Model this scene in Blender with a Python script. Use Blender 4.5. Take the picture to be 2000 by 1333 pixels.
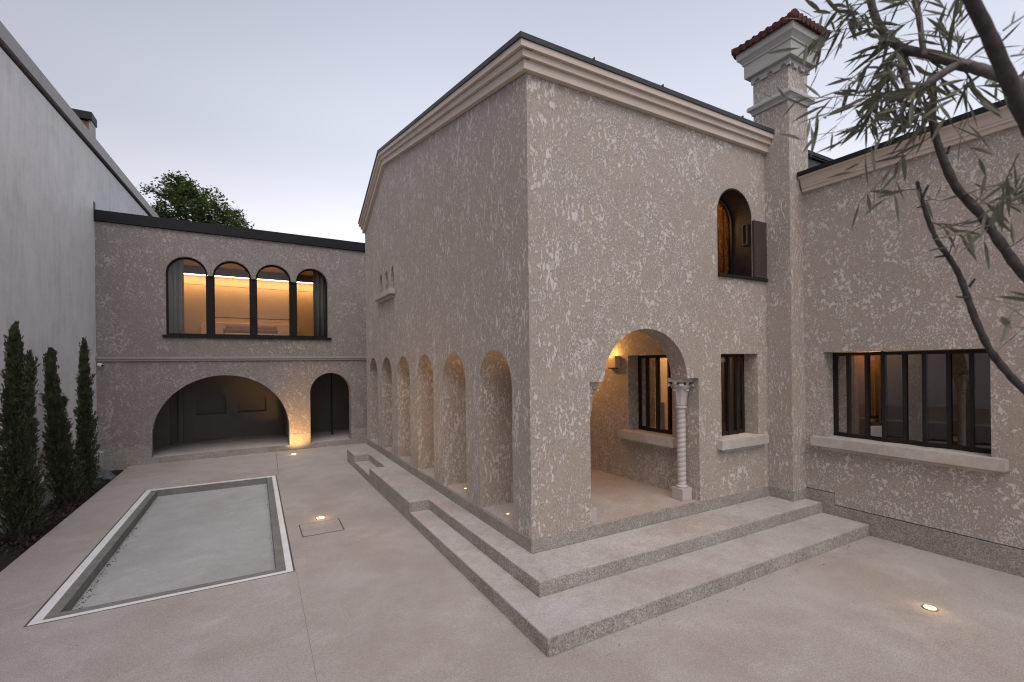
import bpy, bmesh, math, random
from mathutils import Vector, Matrix
from mathutils.geometry import tessellate_polygon

R = math.radians
rng = random.Random(7)
scene = bpy.context.scene
col = scene.collection
for o in list(bpy.data.objects):
    bpy.data.objects.remove(o)

# ------------------------------------------------------------------ camera
YAW = math.atan2(0.4880, 0.8728)
ROLL = R(-0.667)
cd = bpy.data.cameras.new("camera")
cam = bpy.data.objects.new("camera", cd)
col.objects.link(cam)
cd.sensor_width = 36.0
cd.lens = 16.4536
cd.shift_y = 43.56 / 2000.0
cd.clip_start = 0.05
cd.clip_end = 3000
cam.matrix_world = (Matrix.Translation((0, 0, 2.9)) @ Matrix.Rotation(-YAW, 4, 'Z')
                    @ Matrix.Rotation(R(90), 4, 'X') @ Matrix.Rotation(ROLL, 4, 'Z'))
cd.dof.use_dof = True
cd.dof.focus_distance = 9.5
cd.dof.aperture_fstop = 2.4
scene.camera = cam

# ------------------------------------------------------------------ world + sun
SUN_ELEV, SUN_AZ = R(58), R(199)      # soft twilight glow, high behind the camera
w = bpy.data.worlds.new("World")
scene.world = w
w.use_nodes = True
nt = w.node_tree
nt.nodes.clear()
out = nt.nodes.new('ShaderNodeOutputWorld')
bg = nt.nodes.new('ShaderNodeBackground')
sky = nt.nodes.new('ShaderNodeTexSky')
sky.sky_type = 'NISHITA'
sky.sun_disc = False
sky.sun_elevation = SUN_ELEV
sky.sun_rotation = SUN_AZ
tc = nt.nodes.new('ShaderNodeTexCoord')
sep = nt.nodes.new('ShaderNodeSeparateXYZ')
ramp = nt.nodes.new('ShaderNodeValToRGB')
ramp.color_ramp.interpolation = 'EASE'
els = ramp.color_ramp.elements
els[0].position = 0.0
els[0].color = (5.7, 5.6, 5.65, 1)
els[1].position = 1.0
els[1].color = (1.9, 2.1, 2.6, 1)
for p, c in ((0.20, (5.1, 5.05, 5.4, 1)), (0.42, (3.5, 3.6, 4.1, 1)), (0.65, (2.6, 2.75, 3.2, 1))):
    e = els.new(p)
    e.color = c
mix = nt.nodes.new('ShaderNodeMix')
mix.data_type = 'RGBA'
mix.inputs['Factor'].default_value = 0.92
nt.links.new(tc.outputs['Generated'], sep.inputs[0])
nt.links.new(sep.outputs['Z'], ramp.inputs[0])
nt.links.new(sky.outputs[0], mix.inputs[6])
nt.links.new(ramp.outputs[0], mix.inputs[7])
dot = nt.nodes.new('ShaderNodeVectorMath')
dot.operation = 'DOT_PRODUCT'
dot.inputs[1].default_value = (-0.82, 0.40, 0.40)
nt.links.new(tc.outputs['Generated'], dot.inputs[0])
mr = nt.nodes.new('ShaderNodeMapRange')          # the sky is duller away from the afterglow
mr.interpolation_type = 'SMOOTHSTEP'
for i_, v_ in ((1, 0.25), (2, 1.0), (3, 1.0), (4, 0.60)):
    mr.inputs[i_].default_value = v_
nt.links.new(dot.outputs['Value'], mr.inputs[0])
dim = nt.nodes.new('ShaderNodeMix')
dim.data_type = 'RGBA'
dim.blend_type = 'MULTIPLY'
dim.inputs['Factor'].default_value = 1.0
nt.links.new(mix.outputs[2], dim.inputs[6])
nt.links.new(mr.outputs[0], dim.inputs[7])
nt.links.new(dim.outputs[2], bg.inputs['Color'])
bg.inputs['Strength'].default_value = 0.105
nt.links.new(bg.outputs[0], out.inputs[0])

sd = bpy.data.lights.new("sun", 'SUN')
sd.energy = 1.0
sd.angle = R(50)
sd.color = (1.0, 0.88, 0.79)
sun = bpy.data.objects.new("sun", sd)
col.objects.link(sun)
_sdir = Vector((math.sin(SUN_AZ) * math.cos(SUN_ELEV), math.cos(SUN_AZ) * math.cos(SUN_ELEV), math.sin(SUN_ELEV)))
sun.rotation_euler = _sdir.to_track_quat('Z', 'Y').to_euler()
sun.location = (0, -10, 20)

scene.view_settings.view_transform = 'Standard'
scene.view_settings.look = 'None'
scene.view_settings.gamma = 1
scene.view_settings.use_curve_mapping = False
scene.view_settings.exposure = 1.10
scene.render.engine = 'CYCLES'
scene.cycles.use_denoising = True
scene.cycles.pixel_filter_type = 'BLACKMAN_HARRIS'
scene.cycles.filter_width = 1.15
scene.cycles.max_bounces = 8
scene.cycles.diffuse_bounces = 4
scene.cycles.glossy_bounces = 4
scene.cycles.transparent_max_bounces = 12
scene.cycles.sample_clamp_indirect = 4.0


# ------------------------------------------------------------------ helpers
def tag(o, label=None, cat=None, group=None, kind=None):
    if label: o['label'] = label
    if cat: o['category'] = cat
    if group: o['group'] = group
    if kind: o['kind'] = kind
    return o


def empty(name, loc, label=None, cat=None, group=None):
    o = bpy.data.objects.new(name, None)
    o.empty_display_size = 0.2
    col.objects.link(o)
    o.location = loc
    return tag(o, label, cat, group)


class MB:
    """collects shapes, then links them as ONE mesh object"""
    def __init__(self):
        self.v, self.f, self.mi = [], [], []

    def add(self, vs, fs):
        n = len(self.v)
        self.v += [tuple(p) for p in vs]
        self.f += [tuple(i + n for i in q) for q in fs]

    def box(self, x0, x1, y0, y1, z0, z1):
        vs = [(x, y, z) for z in (z0, z1) for y in (y0, y1) for x in (x0, x1)]
        self.add(vs, [(0, 2, 3, 1), (4, 5, 7, 6), (0, 1, 5, 4), (2, 6, 7, 3), (0, 4, 6, 2), (1, 3, 7, 5)])
        return self

    def fbox(self, F, u0, u1, d0, d1, z0, z1):
        """box in a local frame F = (origin, U, N): u along, d inward, z up"""
        O, U, N = F
        vs = [O + U * u + N * d + Vector((0, 0, z)) for z in (z0, z1) for d in (d0, d1) for u in (u0, u1)]
        self.add(vs, [(0, 2, 3, 1), (4, 5, 7, 6), (0, 1, 5, 4), (2, 6, 7, 3), (0, 4, 6, 2), (1, 3, 7, 5)])
        return self

    def slab(self, outer, holes, O, U, V, N, t):
        loops = [outer] + list(holes)
        flat = [p for l in loops for p in l]
        tri = tessellate_polygon([[Vector((p[0], p[1], 0)) for p in l] for l in loops])
        n = len(flat)
        front = [O + U * p[0] + V * p[1] for p in flat]
        back = [q + N * t for q in front]
        fs = [tuple(a) for a in tri] + [tuple(i + n for i in reversed(a)) for a in tri]
        k = 0
        for l in loops:
            m = len(l)
            for i in range(m):
                a, b = k + i, k + (i + 1) % m
                fs.append((a, b, b + n, a + n))
            k += m
        self.add(front + back, fs)
        return self

    def prism(self, poly, O, U, V, N, t):
        return self.slab(poly, [], O, U, V, N, t)

    def tube(self, pts, rad, seg=8, cap=True):
        pts = [Vector(p) for p in pts]
        if not hasattr(rad, '__len__'): rad = [rad] * len(pts)
        rings = []
        up = Vector((0.123, 0.37, 0.9)).normalized()
        for i, p in enumerate(pts):
            d = (pts[min(i + 1, len(pts) - 1)] - pts[max(i - 1, 0)])
            if d.length < 1e-9: d = Vector((0, 0, 1))
            d.normalize()
            a = up - d * up.dot(d)
            if a.length < 1e-3: a = d.orthogonal()
            a.normalize()
            up = a
            b = d.cross(a)
            rings.append([p + (a * math.cos(2 * math.pi * j / seg) + b * math.sin(2 * math.pi * j / seg)) * rad[i] for j in range(seg)])
        vs = [q for r in rings for q in r]
        fs = []
        for i in range(len(pts) - 1):
            for j in range(seg):
                fs.append((i * seg + j, i * seg + (j + 1) % seg, (i + 1) * seg + (j + 1) % seg, (i + 1) * seg + j))
        if cap:
            fs.append(tuple(reversed(range(seg))))
            fs.append(tuple((len(pts) - 1) * seg + j for j in range(seg)))
        self.add(vs, fs)
        return self

    def lathe(self, prof, c, seg=24):
        c = Vector(c)
        vs = [c + Vector((r * math.cos(2 * math.pi * j / seg), r * math.sin(2 * math.pi * j / seg), z)) for r, z in prof for j in range(seg)]
        fs = []
        for i in range(len(prof) - 1):
            for j in range(seg):
                fs.append((i * seg + j, i * seg + (j + 1) % seg, (i + 1) * seg + (j + 1) % seg, (i + 1) * seg + j))
        fs.append(tuple(reversed(range(seg))))
        fs.append(tuple((len(prof) - 1) * seg + j for j in range(seg)))
        self.add(vs, fs)
        return self

    def build(self, name, m, parent=None, smooth=False, bevel=0, normals=True, seg=2):
        me = bpy.data.meshes.new(name)
        me.from_pydata(self.v, [], self.f)
        if normals:
            bm = bmesh.new()
            bm.from_mesh(me)
            bmesh.ops.recalc_face_normals(bm, faces=bm.faces)
            if bevel:
                bmesh.ops.remove_doubles(bm, verts=bm.verts, dist=1e-5)
                bmesh.ops.dissolve_limit(bm, angle_limit=0.01, verts=bm.verts, edges=bm.edges)
                es = [e for e in bm.edges if len(e.link_faces) == 2 and e.calc_face_angle(0) > 0.5]
                try:
                    bmesh.ops.bevel(bm, geom=es, offset=bevel, segments=seg, affect='EDGES', clamp_overlap=True)
                except Exception:
                    pass
            bm.to_mesh(me)
            bm.free()
        if smooth:
            for p in me.polygons: p.use_smooth = True
        me.materials.append(m)
        o = bpy.data.objects.new(name, me)
        col.objects.link(o)
        if parent:
            attach(o, parent)
        return o


def attach(o, parent):
    """parent without moving: every mesh is modelled in world coordinates"""
    o.parent = parent
    base = Vector((0, 0, 0))
    p = parent
    while p is not None:
        if p.type == 'EMPTY':
            base = Vector(p.location)
            break
        p = p.parent
    o.matrix_parent_inverse = Matrix.Translation(-base) if parent.type == 'EMPTY' else Matrix.Identity(4)


def arch(u0, u1, z0, zs, n=20, rise=None):
    """door-shaped outline with a round head, counter-clockwise"""
    c, r = (u0 + u1) / 2, (u1 - u0) / 2
    h = r if rise is None else rise
    pts = [(u0, z0), (u1, z0)]
    pts += [(c + r * math.cos(math.pi * i / n), zs + h * math.sin(math.pi * i / n)) for i in range(n + 1)]
    return pts


X, Yv, Zv = Vector((1, 0, 0)), Vector((0, 1, 0)), Vector((0, 0, 1))


# ------------------------------------------------------------------ materials
def new_mat(name):
    m = bpy.data.materials.new(name)
    m.use_nodes = True
    t = m.node_tree
    b = t.nodes['Principled BSDF']
    return m, t, b


def ramp_node(t, stops, interp='LINEAR'):
    r = t.nodes.new('ShaderNodeValToRGB')
    r.color_ramp.interpolation = interp
    e = r.color_ramp.elements
    e[0].position, e[0].color = stops[0][0], stops[0][1]
    e[1].position, e[1].color = stops[-1][0], stops[-1][1]
    for p, c in stops[1:-1]:
        q = e.new(p)
        q.color = c
    return r


def g(v): return (v, v, v, 1)


def pos_map(t, scale=(1, 1, 1), loc=(0, 0, 0)):
    gm = t.nodes.new('ShaderNodeNewGeometry')
    mp = t.nodes.new('ShaderNodeMapping')
    mp.inputs['Scale'].default_value = scale
    mp.inputs['Location'].default_value = loc
    t.links.new(gm.outputs['Position'], mp.inputs['Vector'])
    return mp.outputs[0]


def noise(t, vec, scale, detail=4, rough=0.55, dist=0.0):
    n = t.nodes.new('ShaderNodeTexNoise')
    n.inputs['Scale'].default_value = scale
    n.inputs['Detail'].default_value = detail
    n.inputs['Roughness'].default_value = rough
    n.inputs['Distortion'].default_value = dist
    t.links.new(vec, n.inputs['Vector'])
    return n.outputs['Fac']


def math_n(t, op, a, b=None):
    n = t.nodes.new('ShaderNodeMath')
    n.operation = op
    for i, q in enumerate((a, b)):
        if q is None: continue
        if isinstance(q, (int, float)): n.inputs[i].default_value = q
        else: t.links.new(q, n.inputs[i])
    return n.outputs[0]


def mixc(t, fac, a, b, mode='MIX'):
    n = t.nodes.new('ShaderNodeMix')
    n.data_type = 'RGBA'
    n.blend_type = mode
    for i, q in ((0, fac), (6, a), (7, b)):
        if isinstance(q, (int, float)): n.inputs[i].default_value = q
        elif isinstance(q, tuple): n.inputs[i].default_value = q
        else: t.links.new(q, n.inputs[i])
    return n.outputs[2]


def bump(t, b, h, dist, strength=1.0):
    n = t.nodes.new('ShaderNodeBump')
    n.inputs['Distance'].default_value = dist
    n.inputs['Strength'].default_value = strength
    t.links.new(h, n.inputs['Height'])
    t.links.new(n.outputs[0], b.inputs['Normal'])


def stucco(name, stretch, base=(0.40, 0.345, 0.297), patch=(0.60, 0.548, 0.512), scale=19):
    m, t, b = new_mat(name)
    v = pos_map(t, (1, 1, stretch))
    n1 = noise(t, v, scale, 12, 0.76, 0.0)
    n2 = noise(t, v, scale * 2.3, 10, 0.76, 0.0)
    big = noise(t, pos_map(t), 1.6, 4, 0.6)
    mid = noise(t, v, scale * .30, 3, 0.5)
    sel = ramp_node(t, ((0.42, g(0)), (0.60, g(1))))      # coarse splats here, fine lace there
    t.links.new(noise(t, pos_map(t, (1, 1, 1), (5, 3, 1)), 2.4, 3, 0.5), sel.inputs[0])
    mm = t.nodes.new('ShaderNodeMix')
    t.links.new(sel.outputs[0], mm.inputs[0]); t.links.new(n2, mm.inputs[2]); t.links.new(n1, mm.inputs[3])
    s = math_n(t, 'ADD', math_n(t, 'MULTIPLY', mm.outputs[0], 0.82), math_n(t, 'MULTIPLY', mid, 0.10))
    s = math_n(t, 'ADD', s, math_n(t, 'MULTIPLY', big, 0.08))
    mask = ramp_node(t, ((0.505, g(0)), (0.516, g(1))))
    t.links.new(s, mask.inputs[0])
    grain = noise(t, pos_map(t), 110, 3, 0.6)
    tone = noise(t, pos_map(t), 0.45, 4, 0.6)
    c1 = mixc(t, tone, (base[0] * .93, base[1] * .93, base[2] * .95, 1), (base[0] * 1.07, base[1] * 1.06, base[2] * 1.03, 1))
    gr = ramp_node(t, ((0.3, g(0.82)), (0.7, g(1.12))))
    t.links.new(grain, gr.inputs[0])
    c1 = mixc(t, 1.0, c1, gr.outputs[0], 'MULTIPLY')
    c = mixc(t, mask.outputs[0], c1, patch + (1,))
    t.links.new(c, b.inputs['Base Color'])
    b.inputs['Roughness'].default_value = 0.85
    b.inputs['Specular IOR Level'].default_value = 0.25
    h = math_n(t, 'ADD', mask.outputs[0], math_n(t, 'MULTIPLY', grain, 0.45))
    bump(t, b, h, 0.007, 0.9)
    return m


def plaster(name, c, var=0.06, rough=0.7, bdist=0.002, scale=3.0, grain=90):
    m, t, b = new_mat(name)
    v = pos_map(t)
    n = noise(t, v, scale, 5, 0.6)
    f = noise(t, v, grain, 3, 0.6)
    r = ramp_node(t, ((0.3, g(1 - var)), (0.7, g(1 + var))))
    t.links.new(n, r.inputs[0])
    cc = mixc(t, 1.0, c + (1,), r.outputs[0], 'MULTIPLY')
    t.links.new(cc, b.inputs['Base Color'])
    b.inputs['Roughness'].default_value = rough
    b.inputs['Specular IOR Level'].default_value = 0.3
    bump(t, b, f, bdist, 0.6)
    return m


def concrete(name, c1, c2, speck=0.25, fine=160, bdist=0.003, big=0.5, rough=0.8, spots=True):
    m, t, b = new_mat(name)
    v = pos_map(t)
    n = noise(t, v, big, 6, 0.6, 0.5)
    n2 = noise(t, v, big * 5, 5, 0.65, 0.3)
    s = math_n(t, 'ADD', math_n(t, 'MULTIPLY', n, 0.65), math_n(t, 'MULTIPLY', n2, 0.35))
    r = ramp_node(t, ((0.40, c1 + (1,)), (0.60, c2 + (1,))))
    t.links.new(s, r.inputs[0])
    f = noise(t, v, fine, 3, 0.7)
    r2 = ramp_node(t, ((0.3, g(1 - speck)), (0.7, g(1 + speck))))
    t.links.new(f, r2.inputs[0])
    cc = mixc(t, 1.0, r.outputs[0], r2.outputs[0], 'MULTIPLY')
    r3 = ramp_node(t, ((0.35, g(1 - speck * .32)), (0.65, g(1 + speck * .28))))
    t.links.new(noise(t, v, 24, 7, 0.75), r3.inputs[0])
    cc = mixc(t, 1.0, cc, r3.outputs[0], 'MULTIPLY')
    r4 = ramp_node(t, ((0.54, g(1.0)), (0.68, g(1.14))))
    t.links.new(noise(t, v, big * 2.6, 9, 0.7, 0.8), r4.inputs[0])
    cc = mixc(t, 1.0, cc, r4.outputs[0], 'MULTIPLY')
    if spots:
        vo = t.nodes.new('ShaderNodeTexVoronoi')
        vo.inputs['Scale'].default_value = 9
        t.links.new(v, vo.inputs['Vector'])
        sr = ramp_node(t, ((0.045, g(1)), (0.07, g(0))))
        t.links.new(vo.outputs['Distance'], sr.inputs[0])
        keep = ramp_node(t, ((0.56, g(0)), (0.6, g(1))))
        t.links.new(noise(t, v, 2.3, 2), keep.inputs[0])
        ff = math_n(t, 'MULTIPLY', math_n(t, 'MULTIPLY', sr.outputs[0], keep.outputs[0]), 0.5)
        cc = mixc(t, ff, cc, (0.07, 0.06, 0.055, 1))
    t.links.new(cc, b.inputs['Base Color'])
    b.inputs['Roughness'].default_value = rough
    b.inputs['Specular IOR Level'].default_value = 0.3
    bump(t, b, f, bdist, 0.7)
    return m


def metal(name, c, rough=0.45, met=0.3):
    m, t, b = new_mat(name)
    n = noise(t, pos_map(t), 6, 4, 0.6)
    r = ramp_node(t, ((0.3, g(rough - 0.08)), (0.7, g(rough + 0.1))))
    t.links.new(n, r.inputs[0])
    t.links.new(r.outputs[0], b.inputs['Roughness'])
    r2 = ramp_node(t, ((0.3, (c[0] * .85, c[1] * .85, c[2] * .85, 1)), (0.7, (c[0] * 1.15, c[1] * 1.15, c[2] * 1.15, 1))))
    t.links.new(n, r2.inputs[0])
    t.links.new(r2.outputs[0], b.inputs['Base Color'])
    b.inputs['Metallic'].default_value = met
    b.inputs['Specular IOR Level'].default_value = 0.2
    return m


def emit(name, c, s):
    m, t, b = new_mat(name)
    b.inputs['Base Color'].default_value = (0.8, 0.8, 0.8, 1)
    b.inputs['Emission Color'].default_value = c + (1,)
    b.inputs['Emission Strength'].default_value = s
    return m


def glass(name, tint=(0.75, 0.78, 0.8), refl=1.0):
    m = bpy.data.materials.new(name)
    m.use_nodes = True
    t = m.node_tree
    t.nodes.clear()
    o = t.nodes.new('ShaderNodeOutputMaterial')
    tr = t.nodes.new('ShaderNodeBsdfTransparent')
    tr.inputs[0].default_value = tint + (1,)
    gl = t.nodes.new('ShaderNodeBsdfGlossy')
    gl.inputs['Roughness'].default_value = 0.01
    fr = t.nodes.new('ShaderNodeFresnel')
    fr.inputs[0].default_value = 1.52
    f = math_n(t, 'MULTIPLY', fr.outputs[0], refl)
    f = math_n(t, 'MINIMUM', f, 0.95)
    mx = t.nodes.new('ShaderNodeMixShader')
    t.links.new(f, mx.inputs[0])
    t.links.new(tr.outputs[0], mx.inputs[1])
    t.links.new(gl.outputs[0], mx.inputs[2])
    t.links.new(mx.outputs[0], o.inputs[0])
    return m


def leafmat(name, c1, c2, rough=0.5, trans=0.15, scale=6):
    m, t, b = new_mat(name)
    n = noise(t, pos_map(t), scale, 3, 0.6)
    r = ramp_node(t, ((0.35, c1 + (1,)), (0.65, c2 + (1,))))
    t.links.new(n, r.inputs[0])
    t.links.new(r.outputs[0], b.inputs['Base Color'])
    b.inputs['Roughness'].default_value = rough
    b.inputs['Specular IOR Level'].default_value = 0.35
    tl = t.nodes.new('ShaderNodeBsdfTranslucent')
    t.links.new(r.outputs[0], tl.inputs[0])
    mx = t.nodes.new('ShaderNodeMixShader')
    mx.inputs[0].default_value = trans
    o = t.nodes['Material Output']
    t.links.new(b.outputs[0], mx.inputs[1])
    t.links.new(tl.outputs[0], mx.inputs[2])
    t.links.new(mx.outputs[0], o.inputs[0])
    return m


def chipped(name, c):
    m, t, b = new_mat(name)
    v = pos_map(t)
    n = noise(t, v, 14, 8, 0.7)
    r = ramp_node(t, ((0.655, c + (1,)), (0.67, (0.17, 0.15, 0.14, 1))))
    t.links.new(n, r.inputs[0])
    d = ramp_node(t, ((0.3, g(.9)), (0.7, g(1.05))))
    t.links.new(noise(t, v, 3, 5), d.inputs[0])
    t.links.new(mixc(t, 1.0, r.outputs[0], d.outputs[0], 'MULTIPLY'), b.inputs['Base Color'])
    b.inputs['Roughness'].default_value = 0.65
    return m


def render_wall(name, c):
    m, t, b = new_mat(name)
    v = pos_map(t)
    n = noise(t, v, 1.3, 8, 0.65, 0.4)
    st = noise(t, pos_map(t, (2.2, 2.2, .35)), 3.2, 6, 0.65)
    fi = noise(t, pos_map(t, (1, 1, .5)), 26, 4, 0.65)
    s = math_n(t, 'ADD', math_n(t, 'MULTIPLY', n, 0.45), math_n(t, 'MULTIPLY', st, 0.35))
    s = math_n(t, 'ADD', s, math_n(t, 'MULTIPLY', fi, 0.20))
    r = ramp_node(t, ((0.36, g(0.82)), (0.5, g(1.0)), (0.64, g(1.10))))
    t.links.new(s, r.inputs[0])
    t.links.new(mixc(t, 1.0, c + (1,), r.outputs[0], 'MULTIPLY'), b.inputs['Base Color'])
    b.inputs['Roughness'].default_value = 0.8
    b.inputs['Specular IOR Level'].default_value = 0.25
    bump(t, b, fi, 0.004, 0.7)
    return m


M = dict(
    stucco=stucco('lace stucco', 0.8),
    stucco_v=stucco('streaked lace stucco', 0.42, scale=22),
    stucco_l=stucco('shade-darkened grey lace stucco', 0.75, base=(0.25, 0.218, 0.203), patch=(0.37, 0.34, 0.33), scale=17),  # greyer than the house, and darkened: deep courtyard shading put into the colour
    trim=plaster('smooth beige moulding', (0.55, 0.475, 0.405), 0.05, 0.6),
    trimw=plaster('pale stone moulding', (0.43, 0.41, 0.395), 0.05, 0.6),
    trimd=plaster('grey string course', (0.30, 0.272, 0.258), 0.06, 0.75),
    column=plaster('cast stone column', (0.45, 0.415, 0.40), 0.06, 0.6),
    paving=concrete('pinkish poured concrete', (0.335, 0.297, 0.270), (0.40, 0.376, 0.364), 0.30, 75, 0.002, 0.42),
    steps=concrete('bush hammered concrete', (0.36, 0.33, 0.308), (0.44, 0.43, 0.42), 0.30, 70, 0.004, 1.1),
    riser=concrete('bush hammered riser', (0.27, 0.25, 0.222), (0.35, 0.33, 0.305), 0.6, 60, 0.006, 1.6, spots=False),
    plinthc=concrete('hammered plinth concrete', (0.265, 0.24, 0.212), (0.32, 0.298, 0.272), 0.6, 60, 0.005, 1.4, spots=False),
    smoothc=concrete('smooth grey concrete', (0.35, 0.35, 0.352), (0.41, 0.412, 0.418), 0.12, 60, 0.001, 0.7),
    greyc=concrete('dark grey block', (0.165, 0.16, 0.155), (0.215, 0.21, 0.205), 0.15, 90, 0.003, 3, spots=False),
    sillc=concrete('cast concrete sill', (0.40, 0.365, 0.325), (0.48, 0.45, 0.42), 0.12, 120, 0.002, 3.0, spots=False),
    whitep=chipped('chipped white paint', (0.74, 0.74, 0.755)),
    whitew=render_wall('trowelled white render', (0.60, 0.585, 0.595)),
    beige=plaster('beige base band', (0.42, 0.37, 0.33), 0.06, 0.75),
    dark=metal('dark grey metal', (0.012, 0.013, 0.015), 0.55, 0.0),
    capm=metal('standing seam metal', (0.055, 0.058, 0.058), 0.5, 0.2),
    coping=metal('grey coping metal', (0.24, 0.225, 0.215), 0.45, 0.3),
    bronze=metal('dark bronze', (0.022, 0.017, 0.016), 0.45, 0.0),
    bronze2=metal('brown bronze panel', (0.065, 0.050, 0.046), 0.45, 0.1),
    black=metal('black frame', (0.010, 0.009, 0.009), 0.5, 0.0),
    glass=glass('clear glass', (0.82, 0.82, 0.80), 1.0),
    glassc=glass('clear bedroom glass', (0.88, 0.87, 0.84), 0.5),
    glassd=glass('dark tinted glass', (0.27, 0.255, 0.24), 3.3),
    warmwall=plaster('warm interior plaster', (0.56, 0.44, 0.31), 0.04, 0.7),
    bedwall=plaster('tan bedroom plaster', (0.40, 0.315, 0.225), 0.04, 0.8),
    wood=plaster('honey wood panel', (0.46, 0.27, 0.11), 0.05, 0.85, 0.00001, 2),
    woodd=plaster('dark wood', (0.06, 0.04, 0.03), 0.1, 0.5, 0.001, 2),
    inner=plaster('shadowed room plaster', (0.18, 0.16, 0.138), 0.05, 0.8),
    fabric=plaster('grey curtain linen', (0.20, 0.22, 0.235), 0.08, 0.9, 0.001, 6, 200),
    boucle=plaster('cream upholstery', (0.74, 0.62, 0.49), 0.04, 0.9, 0.002, 6, 200),
    brownf=plaster('brown pillow cloth', (0.12, 0.075, 0.05), 0.08, 0.9, 0.001, 6, 200),
    brick=plaster('old red brick', (0.16, 0.075, 0.055), 0.35, 0.85, 0.004, 7, 40),
    tile=plaster('red clay tile', (0.11, 0.036, 0.033), 0.4, 0.6, 0.003, 9, 40),
    whitepl=plaster('white plastic', (0.75, 0.75, 0.75), 0.02, 0.4, 0.0005),
    soil=plaster('dark wet soil', (0.022, 0.018, 0.016), 0.5, 0.95, 0.03, 12, 25),
    rock=plaster('grey rock', (0.12, 0.13, 0.14), 0.3, 0.85, 0.01, 6, 25),
    bark=plaster('olive bark', (0.12, 0.104, 0.096), 0.4, 0.9, 0.004, 30, 120),
    barkd=plaster('dark bark', (0.058, 0.050, 0.046), 0.4, 0.9, 0.004, 30, 120),
    olive=leafmat('olive leaf', (0.10, 0.104, 0.058), (0.175, 0.178, 0.135), 0.5, 0.25, 9),
    cyp=leafmat('cypress spray', (0.022, 0.036, 0.016), (0.075, 0.08, 0.04), 0.7, 0.1, 7),
    maple=leafmat('broad leaf', (0.055, 0.105, 0.033), (0.125, 0.175, 0.06), 0.5, 0.3, 1.2),
    litter=plaster('dry leaf', (0.05, 0.035, 0.025), 0.3, 0.9),
    lamp=emit('lamp glow', (1.0, 0.70, 0.24), 2.4),
    led=emit('cove light strip', (1.0, 0.74, 0.42), 9.0),
    cutm=plaster('paving saw cut', (0.25, 0.22, 0.205), 0.1, 0.9),
    gap=plaster('dark joint', (0.095, 0.085, 0.078), 0.1, 0.9),
)


def point(name, loc, e, c=(1, 0.62, 0.28), r=0.05, parent=None):
    l = bpy.data.lights.new(name, 'POINT')
    l.energy, l.color, l.shadow_soft_size = e, c, r
    o = bpy.data.objects.new(name, l)
    col.objects.link(o)
    o.location = loc
    if parent:
        o.parent = parent
        o.matrix_parent_inverse = Matrix.Translation(-Vector(parent.location))
    return o


def spot(name, loc, target, e, deg, c=(1, 0.62, 0.28), r=0.03, blend=0.6, parent=None):
    l = bpy.data.lights.new(name, 'SPOT')
    l.energy, l.color, l.shadow_soft_size, l.spot_size, l.spot_blend = e, c, r, R(deg), blend
    o = bpy.data.objects.new(name, l)
    col.objects.link(o)
    o.location = loc
    o.rotation_euler = (Vector(loc) - Vector(target)).to_track_quat('Z', 'Y').to_euler()
    if parent:
        o.parent = parent
        o.matrix_parent_inverse = Matrix.Translation(-Vector(parent.location))
    return o


# ------------------------------------------------------------------ ground, paving, bed
b = MB(); b.box(-900, 900, -900, 900, -1.0, -0.32)
tag(b.build('ground', M['soil']), kind='structure')
PX0, PX1, PY0, PY1 = -2.25, 0.57, 7.28, 13.93
b = MB()
b.slab([(-3.15, -7), (14, -7), (14, 24), (-3.15, 17.58), (-3.15, 17.58)][:4],
       [[(PX0, PY0), (PX1 - 0.05, PY0), (PX1, PY1), (PX0 + 0.06, PY1)]],
       Vector((0, 0, 0)), X, Yv, -Zv, 0.31)
tag(b.build('courtyard_paving', M['paving']), kind='structure')
# planting bed: uneven soil sheet
b = MB()
nx, ny = 10, 150
vs = []
for j in range(ny + 1):
    for i in range(nx + 1):
        vs.append((-4.9 + 1.76 * i / nx, -6 + 24 * j / ny, -0.10 + rng.uniform(-.035, .035)))
fs = [(j * (nx + 1) + i, j * (nx + 1) + i + 1, (j + 1) * (nx + 1) + i + 1, (j + 1) * (nx + 1) + i) for j in range(ny) for i in range(nx)]
b.add(vs, fs)
tag(b.build('planting_bed', M['soil'], smooth=True), kind='structure')

# ------------------------------------------------------------------ sunken basin
basin = empty('shallow_basin', (-0.85, 10.6, 0), 'empty sunken concrete basin with chipped white painted rim set in the paving', 'basin')
def quad_ring(x0, x1, y0, y1, ax0, ax1, ay0, ay1, z0, z1):
    """ring between two near-rectangles (outer with the basin's slight skew)"""
    m = MB()
    o = [(x0, y0), (x1 - .05, y0), (x1, y1), (x0 + .06, y1)]
    i = [(x0 + ax0, y0 + ay0), (x1 - .05 - ax1, y0 + ay0), (x1 - ax1, y1 - ay1), (x0 + .06 + ax0, y1 - ay1)]
    m.slab(o, [i], Vector((0, 0, z1)), X, Yv, -Zv, z1 - z0)
    return m, i
m1, i1 = quad_ring(PX0 + .02, PX1 - .02, PY0 + .012, PY1 - .02, .105, .085, .07, .10, -.06, .004)
# rough chipped edge
m1.build('rim', M['whitep'], basin)
m2, _i = quad_ring(PX0 - .006, PX1 + .006, PY0 - .004, PY1 + .006, .026, .026, .016, .026, -.05, .0015)
m2.build('edge_joint', M['gap'], basin)
fr, i2 = quad_ring(PX0 + .125, PX1 - .105, PY0 + .082, PY1 - .12, .11, .12, .16, .02, -.31, -.010)
fr.build('wall', M['greyc'], basin)
b = MB()
b.slab([(PX0 + .1, PY0 + .1), (PX1 - .1, PY0 + .1), (PX1 - .1, PY1 - .1), (PX0 + .1, PY1 - .1)], [], Vector((0, 0, -.16)), X, Yv, -Zv, .05)
b.build('floor', M['smoothc'], basin)

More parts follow.
